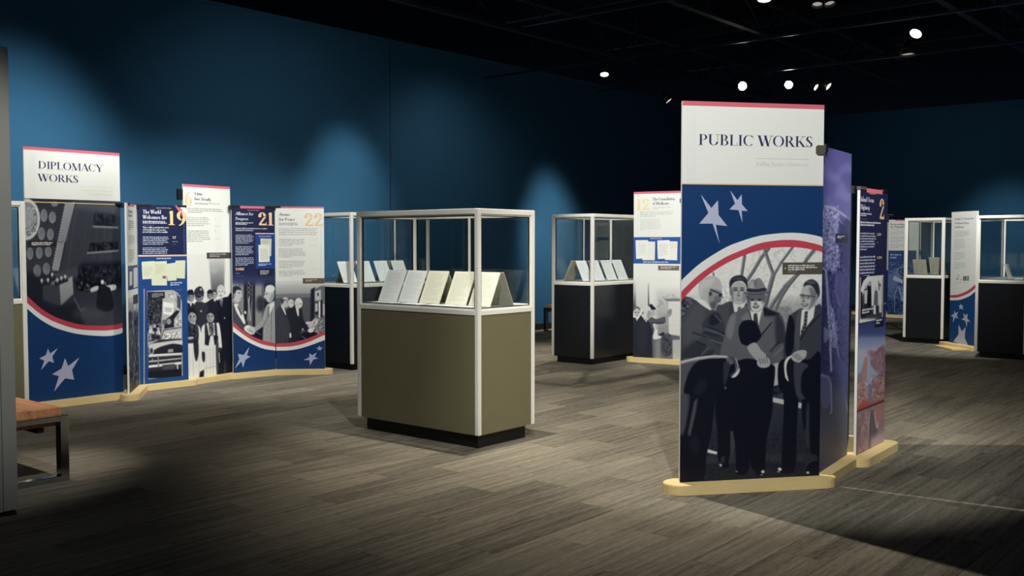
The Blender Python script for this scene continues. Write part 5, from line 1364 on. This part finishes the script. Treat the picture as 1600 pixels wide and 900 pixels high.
n22 = Panel(lt, (-2.606, 10.965), (-2.078, 11.020), 1.852, 'white panel reading Atoms for Peace with a gold 22 at the right end')
n22.strip('rose_stripe', .0, n22.w, n22.top - .018, n22.top, ROSE, 1)
n22.frame(430, 318, 6.818)
n22.text('title_lettering', [('Atoms', 40, 130, 158, 30), ('for Peace', 40, 182, 210, 30)], (74, 76, 98), 1, .18, .06, 14)
n22.text('number_lettering', [('22', 308, 240, 516, 136)], (222, 190, 146), 1, .2, .05, 28, label='large gold number 22')
n22.para('header_lettering', 190, 70, 346, 84, 1, (206, 202, 190), 1, .4, 1)
n22.para('subhead_lettering', 40, 202, 250, 234, 2, (130, 130, 136), 1, .5, .98)
n22.text('lead_lettering', [('On December 8, 1953, President Eisenhower stood before', 40, 273, 455, 14), ('the United Nations General Assembly and proposed the', 40, 293, 436, 14), ("unthinkable: the world's nuclear powers share their peoples'", 40, 314, 456, 14), ('knowledge not for destruction, but for the benefit of all.', 40, 336, 436, 14)], (140, 142, 146), 1, .16, .09, 8)
for y0, y1, n in ((372, 456, 5), (476, 576, 7), (606, 692, 5), (710, 778, 4)): n22.para('body_lettering', 40, y0, 330, y1, n, (164, 166, 164), 1, .42, .5)
n22.text('figure_lettering', [('1957', 362, 396, 450, 30), ('73', 362, 636, 404, 30)], (214, 210, 180), 1, .16, .06, 12)
n22.para('note_lettering', 364, 434, 448, 456, 1, (206, 208, 210), 1, .4, 1); n22.para('note_lettering', 364, 690, 460, 706, 1, (206, 206, 214), 1, .4, 1)
n22.rect('pale_rule', 484, 250, 496, 790, (204, 208, 216), 1)
n22.frame(430, 420, 5.293)
ph = Photo(n22, 0, 100, 425, 660, 200, 300, 216)
ph.poly([(-10, 120), (430, 120), (430, 240), (-10, 240)], 218, 10, 1, 134); ph.poly([(-10, 210), (300, 205), (300, 245), (-10, 245)], 140, 2); ph.poly([(-10, 242), (300, 236), (300, 700), (-10, 700)], 108, 2)
ph.poly([(294, 172), (330, 150), (330, 440), (290, 440)], 44, 3); ph.poly([(325, 170), (380, 140), (430, 140), (430, 440), (325, 440)], 128, 2)
ph.poly([(328, 186), (378, 172), (378, 262), (330, 262)], 196, 1); ph.ell(354, 212, 6, 14, 40, 1); ph.poly([(326, 275), (356, 275), (356, 380), (328, 380)], 60, 1); ph.poly([(330, 285), (352, 285), (352, 350), (330, 356)], 205, 1); ph.poly([(360, 270), (374, 270), (374, 405), (360, 405)], 228, 1); ph.poly([(376, 260), (390, 255), (392, 400), (376, 400)], 40, 1); ph.poly([(394, 290), (430, 285), (430, 385), (394, 385)], 196, 1)
ph.poly([(265, 470), (330, 405), (370, 420), (300, 520)], 196, 1); ph.poly([(300, 520), (370, 420), (430, 420), (430, 560), (330, 560)], 150, 1).speckle([(275, 430), (430, 420), (430, 550), (300, 540)], 52, 3)
ph.poly([(200, 540), (300, 500), (380, 560), (300, 620), (200, 620)], 24, 3); ph.line([(216, 556), (270, 590)], 6, 150, 1)
ph.blob([(-20, 660), (-15, 380), (10, 340), (50, 300), (90, 340), (115, 400), (122, 540), (120, 660)], 82, 1); ph.poly([(44, 300), (70, 305), (92, 380), (84, 380)], 226, 1); ph.speckle([(0, 340), (110, 360), (110, 620), (0, 620)], 5, 3)
ph.blob([(90, 360), (120, 325), (160, 300), (215, 330), (235, 420), (270, 480), (290, 500), (270, 525), (225, 500), (200, 560), (205, 660), (112, 660), (122, 480)], 50, 1); ph.poly([(166, 310), (196, 305), (196, 400), (182, 380)], 226, 1)
ph.ell(84, 278, 36, 44, 200, 1); ph.blob([(48, 280), (50, 254), (74, 240), (104, 242), (116, 258), (76, 262), (62, 290)], 80, 1); ph.blob([(60, 246), (88, 236), (112, 250), (84, 256)], 205, 1); ph.ell(110, 290, 9, 12, 190, 1); ph.ell(102, 276, 8, 3, 80, 1)
ph.ell(132, 286, 24, 36, 214, 1); ph.ell(142, 282, 6, 4, 110, 1); ph.ell(194, 284, 32, 44, 226, 1); ph.ell(208, 290, 8, 4, 110, 1); ph.line([(216, 292), (222, 304)], 6, 200, 1); ph.ell(182, 300, 16, 30, 200, 4, .6)
ph.blob([(268, 512), (285, 492), (312, 498), (315, 520), (285, 528)], 226, 1); ph.blob([(118, 535), (130, 530), (134, 565), (120, 568)], 222, 1); ph.ell(228, 500, 6, 9, 220, 1); ph.blob([(255, 440), (290, 436), (296, 452), (260, 460)], 215, 1)
ph.done(1)
n22.rect('caption_plate', 228, 78, 412, 122, (96, 82, 68), 2); n22.para('caption_lettering', 252, 86, 356, 106, 2, (200, 194, 184), 3, .5, .5)
cap_clip(n22, 0, .07)
for pn, A in ((n21, ([(75, 348), (80, 352), (150, 418), (220, 465), (300, 502), (370, 525), (460, 543)], [(75, 390), (80, 395), (150, 450), (220, 498), (300, 538), (370, 560), (460, 575)], [(75, 435), (80, 440), (150, 492), (220, 535), (300, 573), (370, 595), (460, 607)])),
              (n22, ([(445, 543), (560, 540), (660, 522), (760, 490), (840, 455), (905, 422)], [(445, 573), (560, 572), (660, 557), (760, 525), (840, 488), (905, 462)], [(445, 607), (560, 605), (660, 590), (760, 560), (840, 530), (905, 508)]))):
    pn.frame(350, 440, 5.627)
    u_, m_, l_ = A
    pn.sheet('blue_field', [[(0, ZB)] + [pn.clamp(*pn.loc(x, y)) for x, y in catmull(l_, False)] + [(pn.w, ZB)]], (18, 52, 100), 3)
    pn.band('red_arc', u_, m_, (188, 72, 84), 4); pn.band('white_arc', m_, l_, WHT, 4)
n21.poly('star', [(222, 575), (201, 648), (231, 660), (187, 688), (167, 757), (153, 702), (96, 763), (134, 682), (121, 634), (172, 646)], (158, 168, 196), 4)
n22.frame(430, 420, 5.293)
n22.poly('star', [(285, 697), (305, 715), (343, 692), (327, 729), (357, 741), (316, 750), (288, 797), (284, 755), (233, 754), (281, 733)], (158, 168, 196), 4)
n22.poly('star', [(367, 637), (374, 651), (398, 652), (380, 662), (374, 678), (366, 667), (349, 677), (357, 661), (334, 655), (358, 651)], (158, 168, 196), 4)
knuckle(lt, -3.60, 9.245, 1.80, .024, .045); knuckle(lt, -3.675, 9.772, 1.81, .024, .04); knuckle(lt, -3.0, 10.66, 1.83, .026, .05); knuckle(lt, -2.612, 10.975, 1.83, .02, .04)
box('hinge_arm', (-3.62 - lt.location.x, 9.28 - lt.location.y, 1.812), (.12, .05, .022), M_clip, lt, .003)

# ------------------------------------------------------------------ middle stand: number 12
mt = empty('exhibit_panel_stand', (1.85, 12.1, 0), 0, label='white panel stand with a gold 12 standing behind the PUBLIC WORKS panel', category='exhibit stand', group='folding exhibit panel stands')
bar(mt, (1.485, 12.184), (2.050, 11.862), .08)
bar(mt, (2.08, 11.90), (2.62, 12.1), .08, ZB - .0008)
p = Panel(mt, (1.485, 12.173), (2.046, 11.852), 2.073, 'white panel reading The Foundation of Medicare with a gold 12')
p.strip('rose_stripe', 0, p.w, p.top - .026, p.top, ROSE, 1)
p.frame(986, 296, 6.25)
p.text('number_lettering', [('12', 46, 204, 190, 110)], (232, 208, 164), 1, .2, .05, 28, label='large gold number 12')
p.text('title_lettering', [('The Foundation', 208, 108, 430, 28), ('of Medicare', 208, 150, 372, 28)], (86, 90, 118), 1, .17, .07, 14)
p.para('subhead_lettering', 210, 168, 400, 196, 2, (190, 190, 186), 1, .5, .3)
p.para('lead_lettering', 90, 214, 420, 268, 3, (186, 188, 186), 1, .45, .45)
p.para('body_lettering', 90, 288, 298, 404, 8, (196, 198, 194), 1, .42, .2)
p.text('figure_lettering', [('1965', 330, 314, 390, 22)], (226, 226, 200), 1, .16, .06, 10)
p.rect('blue_field', -10, 466, 500, 728, (44, 84, 152), 1)
p.text('subtitle_lettering', [('FROM THE ARCHIVES', 188, 484, 302, 9)], (216, 218, 226), 2, .2, .1, 8)
for k, P in enumerate(([(166, 508), (236, 510), (232, 692), (110, 690), (110, 600)], [(44, 496), (166, 494), (170, 672), (50, 678)], [(378, 506), (454, 508), (450, 692), (330, 688), (330, 600)], [(256, 498), (376, 494), (380, 674), (262, 680)])):
    p.poly('document_print', P, (224, 222, 212) if k % 2 == 0 else (226, 226, 220), 2 + (k % 2))
p.para('document_writing', 70, 528, 150, 640, 9, (208, 206, 198), 4); p.para('document_writing', 276, 530, 362, 652, 10, (204, 196, 196), 4); p.para('document_writing', 384, 528, 446, 580, 4, (206, 204, 200), 4)
p.para('caption_lettering', 120, 700, 374, 720, 1, (206, 212, 224), 2, .5, 1)
p.frame(986, 430, 6.425)
ph = Photo(p, 10, 20, 500, 880, 200, 330, 224)
ph.poly([(0, 60), (52, 60), (52, 360), (0, 360)], 224, 6, 1, 120); ph.poly([(20, 160), (50, 160), (50, 330), (20, 330)], 214, 6, 1, 70)
ph.poly([(52, 40), (168, 40), (168, 340), (52, 340)], 226, 4, 1, 206); ph.poly([(168, 80), (182, 80), (186, 330), (170, 330)], 200, 2, 1, 50); ph.poly([(182, 40), (250, 40), (250, 420), (186, 330)], 226, 3, 1, 216)
ph.poly([(250, 130), (500, 130), (500, 620), (250, 620)], 224, 16, 1, 140)
for k in range(60):
    x, y = random.uniform(255, 480), random.uniform(170, 560); ph.poly([(x, y), (x + 26, y), (x + 26, y + 7), (x, y + 7)], random.choice((132, 150, 176)), 1, .6)
ph.poly([(330, 236), (500, 234), (500, 264), (360, 262)], 138, 3); ph.poly([(376, 264), (500, 262), (500, 612), (380, 596)], 216, 1)
for k in range(13): ph.line([(388, 300 + k * 22), (480, 304 + k * 22)], 2, 198, 1)
ph.blob([(165, 470), (200, 420), (255, 440), (330, 416), (350, 430), (340, 480), (270, 492), (220, 490), (250, 600), (220, 640), (190, 560)], 108, 1); ph.line([(200, 480), (330, 480)], 8, 60, 2)
ph.ell(216, 372, 24, 48, 186, 1); ph.blob([(178, 330), (186, 298), (206, 290), (224, 310), (252, 340), (210, 345)], 36, 1); ph.ell(238, 385, 6, 10, 190, 1)
ph.blob([(345, 425), (360, 380), (385, 345), (404, 338), (412, 370), (400, 405), (370, 430), (352, 445)], 168, 1)
for k in range(4): ph.line([(370 + k * 10, 392 - k * 2), (378 + k * 9, 346 - k * 2)], 2.5, 110, 1)
ph.blob([(0, 850), (0, 480), (30, 425), (60, 440), (90, 480), (80, 850)], 62, 1); ph.poly([(44, 424), (68, 420), (66, 462), (58, 462)], 220, 1); ph.ell(58, 368, 34, 52, 205, 1); ph.line([(30, 372), (86, 372)], 3, 90, 1)
for x in (44, 70): ph.ell(x, 374, 9, 5, 110, 1)
ph.ell(58, 402, 10, 3, 120, 1); ph.line([(56, 376), (54, 392)], 3, 160, 1); ph.blob([(24, 360), (30, 322), (60, 312), (88, 330), (92, 360), (60, 330)], 120, 2)
ph.blob([(40, 850), (48, 520), (80, 430), (108, 400), (150, 440), (200, 500), (230, 640), (246, 850)], 56, 1); ph.blob([(60, 560), (110, 440), (160, 520), (150, 700), (80, 760)], 66, 10)
ph.poly([(100, 402), (118, 400), (160, 462), (156, 474)], 224, 1); ph.blob([(116, 370), (122, 326), (155, 306), (190, 318), (202, 355), (196, 400), (170, 440), (140, 430)], 212, 1); ph.blob([(170, 360), (200, 365), (196, 405), (172, 440), (160, 420)], 170, 4); ph.ell(118, 380, 8, 16, 130, 3)
ph.poly([(210, 600), (320, 580), (470, 640), (500, 640), (500, 880), (220, 860)], 128, 3); ph.blob([(310, 610), (350, 590), (420, 630), (410, 780), (340, 820), (300, 740)], 92, 5).speckle([(310, 600), (420, 620), (410, 800), (310, 800)], 22, 4)
ph.poly([(240, 660), (296, 640), (290, 860), (250, 860)], 150, 3); ph.poly([(414, 650), (500, 640), (500, 880), (420, 870)], 190, 3); ph.poly([(380, 596), (500, 612), (500, 650), (400, 640)], 120, 3)
ph.blob([(220, 612), (240, 545), (262, 550), (270, 600), (300, 612), (300, 630), (250, 645), (225, 640)], 222, 1); ph.blob([(280, 600), (320, 574), (334, 580), (318, 604)], 44, 1); ph.line([(370, 585), (400, 612)], 10, 60, 2)
ph.done(1)
p.frame(986, 296, 6.25)
p.rect('caption_plate', 264, 744, 470, 792, (112, 98, 88), 2); p.para('caption_lettering', 292, 752, 460, 780, 2, (200, 194, 188), 3, .6)
plate_clip(p, p.w - .005, 1.955, 1)
p2 = Panel(mt, (2.08, 11.90), (2.62, 12.10), 1.83, 'board of the 12 stand hidden behind the PUBLIC WORKS panel')
p2.strip('navy_field', 0, p2.w, ZB, p2.top, NAVY, 1)

# ------------------------------------------------------------------ museum library panel on the right
qt = empty('exhibit_panel_stand', (6.2, 13.7, 0), 0, label='white library and museum panel with stars standing between two black cases', category='exhibit stand', group='folding exhibit panel stands')
bar(qt, (6.13, 14.03), (6.235, 13.40), .085)
box('base_wedge', (-.16, -.06, .012), (.22, .56, .024), M_tan, qt, .004)
p = Panel(qt, (6.160, 13.985), (6.262, 13.425), 1.885, 'white panel about a presidential library and museum with the letters IKE')
p.frame(1484, 328, 6.347)
p.text('title_lettering', [('Dwight D. Eisenhower', 50, 100, 240, 22), ('Presidential Library', 50, 142, 192, 22), ('and Museum', 50, 180, 140, 22)], (104, 108, 124), 1, .16, .07, 12)
p.para('lead_lettering', 50, 206, 212, 270, 4, (176, 178, 182), 1, .42, .6)
for y0, y1, n in ((286, 398, 7), (416, 500, 5), (516, 592, 5)): p.para('body_lettering', 48, y0, 158, y1, n, (184, 186, 190), 1, .42, .5)
p.text('figure_lettering', [('1962', 174, 304, 206, 18), ('1966', 174, 372, 206, 18), ('22', 174, 436, 206, 18), ('30', 174, 500, 200, 18)], (212, 208, 190), 1, .16, .06, 10)
p.polys('letters_ike', [[(134, 656), (146, 656), (146, 702), (134, 702)], [(150, 656), (159, 656), (159, 702), (150, 702)], [(159, 680), (166, 656), (174, 656), (164, 684)], [(160, 676), (166, 672), (175, 702), (166, 702)], [(177, 656), (184, 656), (184, 702), (177, 702)],
                        [(184, 656), (191, 656), (191, 665), (184, 665)], [(184, 675), (190, 675), (190, 683), (184, 683)], [(184, 693), (191, 693), (191, 702), (184, 702)]], (36, 36, 44), 1, label='bold black letters IKE')
p.polys('logo_print', [[(62, 680), (86, 672), (86, 690), (62, 694)], [(78, 650), (94, 640), (90, 660), (80, 664)], [(108, 684), (120, 684), (120, 698), (108, 698)]], (156, 158, 166), 1); p.para('caption_lettering', 58, 712, 118, 740, 2, (200, 200, 206), 1); p.para('caption_lettering', 136, 714, 192, 744, 2, (206, 206, 216), 1)
p.frame(1370, 310, 3.461)
ru = [(380, 523), (403, 523), (440, 520), (480, 505), (508, 487), (545, 455)]; rm = [(380, 537), (403, 537), (440, 535), (480, 521), (508, 506), (545, 474)]; wl = [(380, 550), (403, 551), (440, 550), (478, 539), (508, 524), (545, 492)]
p.band('red_arc', ru, rm, RED, 2); p.band('white_arc', rm, wl, WHT, 2)
p.sheet('blue_field', [[(0, ZB)] + [p.clamp(*p.loc(x, y)) for x, y in catmull(wl, False)] + [(p.w, ZB)]], (24, 66, 118), 1)
p.poly('star', [(453, 569), (459, 580), (470, 578), (463, 588), (467, 602), (456, 595), (446, 601), (449, 589), (440, 580), (451, 580)], STAR, 2)
p.frame(1370, 480, 6.957)
p.poly('star', [(846, 32), (856, 66), (886, 48), (870, 90), (888, 127), (855, 109), (828, 165), (832, 110), (806, 90), (838, 74)], STAR, 2)
p.poly('star', [(938, 62), (962, 88), (988, 68), (984, 118), (1018, 163), (985, 150), (978, 222), (962, 147), (920, 133), (950, 112)], STAR, 2)
p.poly('star', [(890, 190), (925, 262), (965, 218), (956, 330), (990, 425), (885, 396), (832, 372), (888, 297)], STAR, 2)

# ------------------------------------------------------------------ far stand: reassessing the pentagon
ft = empty('exhibit_panel_stand', (7.2, 19.7, 0), 0, label='far panel stand against the back wall with a blue aerial photograph', category='exhibit stand', group='folding exhibit panel stands')
bar(ft, (7.30, 19.55), (7.80, 19.21), .09)
bar(ft, (7.02, 20.31), (7.76, 20.31), .08, ZB - .001)
p = Panel(ft, (7.365, 19.495), (7.83, 19.18), 1.905, 'white and blue panel with an aerial view of a five sided building')
p.frame(1378, 320, 5)
p.strip('rose_stripe', .12, p.w, p.top - .02, p.top, ROSE, 1)
p.text('title_lettering', [('Reassessing', 66, 160, 180, 16), ('the Pentagon', 66, 180, 178, 16)], (96, 96, 104), 1, .18, .08, 12)
p.para('subhead_lettering', 66, 188, 168, 196, 1, (160, 160, 160), 1)
for y0, y1, n in ((206, 236, 3), (246, 296, 5), (306, 340, 3)): p.para('body_lettering', 66, y0, 178, y1, n, (182, 184, 184), 1)
ph = Photo(p, 40, 358, 260, 860, 100, 190, (62, 88, 136))
ph.poly([(30, 350), (270, 350), (270, 450), (30, 450)], (34, 66, 120), 5); ph.poly([(30, 740), (270, 740), (270, 870), (30, 870)], (38, 62, 106), 10)
ph.speckle([(30, 460), (270, 450), (270, 860), (30, 860)], 30, 3); ph.blob([(40, 560), (80, 520), (130, 500), (120, 640), (60, 680)], (104, 124, 166), 6, .7)
ph.poly([(128, 500), (176, 480), (210, 520), (200, 590), (122, 540)], (36, 52, 84), 2); ph.line([(128, 500), (176, 480), (210, 520), (200, 590), (122, 540), (128, 500)], 5, (170, 186, 200), 1); ph.line([(140, 520), (200, 560)], 4, (140, 160, 180), 1); ph.line([(160, 490), (140, 545)], 4, (140, 160, 180), 1)
ph.poly([(96, 552), (166, 590), (162, 616), (84, 586)], (176, 190, 206), 1); ph.line([(122, 640), (100, 700), (98, 830)], 6, (150, 170, 200), 1); ph.line([(132, 640), (158, 740), (172, 760)], 7, (190, 206, 224), 1); ph.line([(160, 640), (164, 740)], 5, (170, 190, 214), 1)
ph.done(1)
p.para('caption_lettering', 66, 380, 150, 424, 2, (150, 170, 210), 2, .5)
p3 = Panel(ft, (7.02, 20.30), (7.76, 20.30), 2.04, 'dark top of a taller panel rising behind the far aerial panel')
zc = 1.88
p3.strip('navy_field', 0, p3.w, zc, p3.top, (36, 38, 70), 1)
p3.strip('rose_stripe', 0, p3.w, p3.top - .02, p3.top, (196, 104, 122), 2)
p3.frame(1300, 280, 11.25)
p3.text('title_lettering', [('gh', 940, 676, 996, 30), ('gen', 930, 716, 990, 30)], (190, 196, 220), 2, .17, .08, 10, kind='stuff')
p3.strip('blue_field', 0, p3.w, ZB, .9, (40, 64, 120), 1)
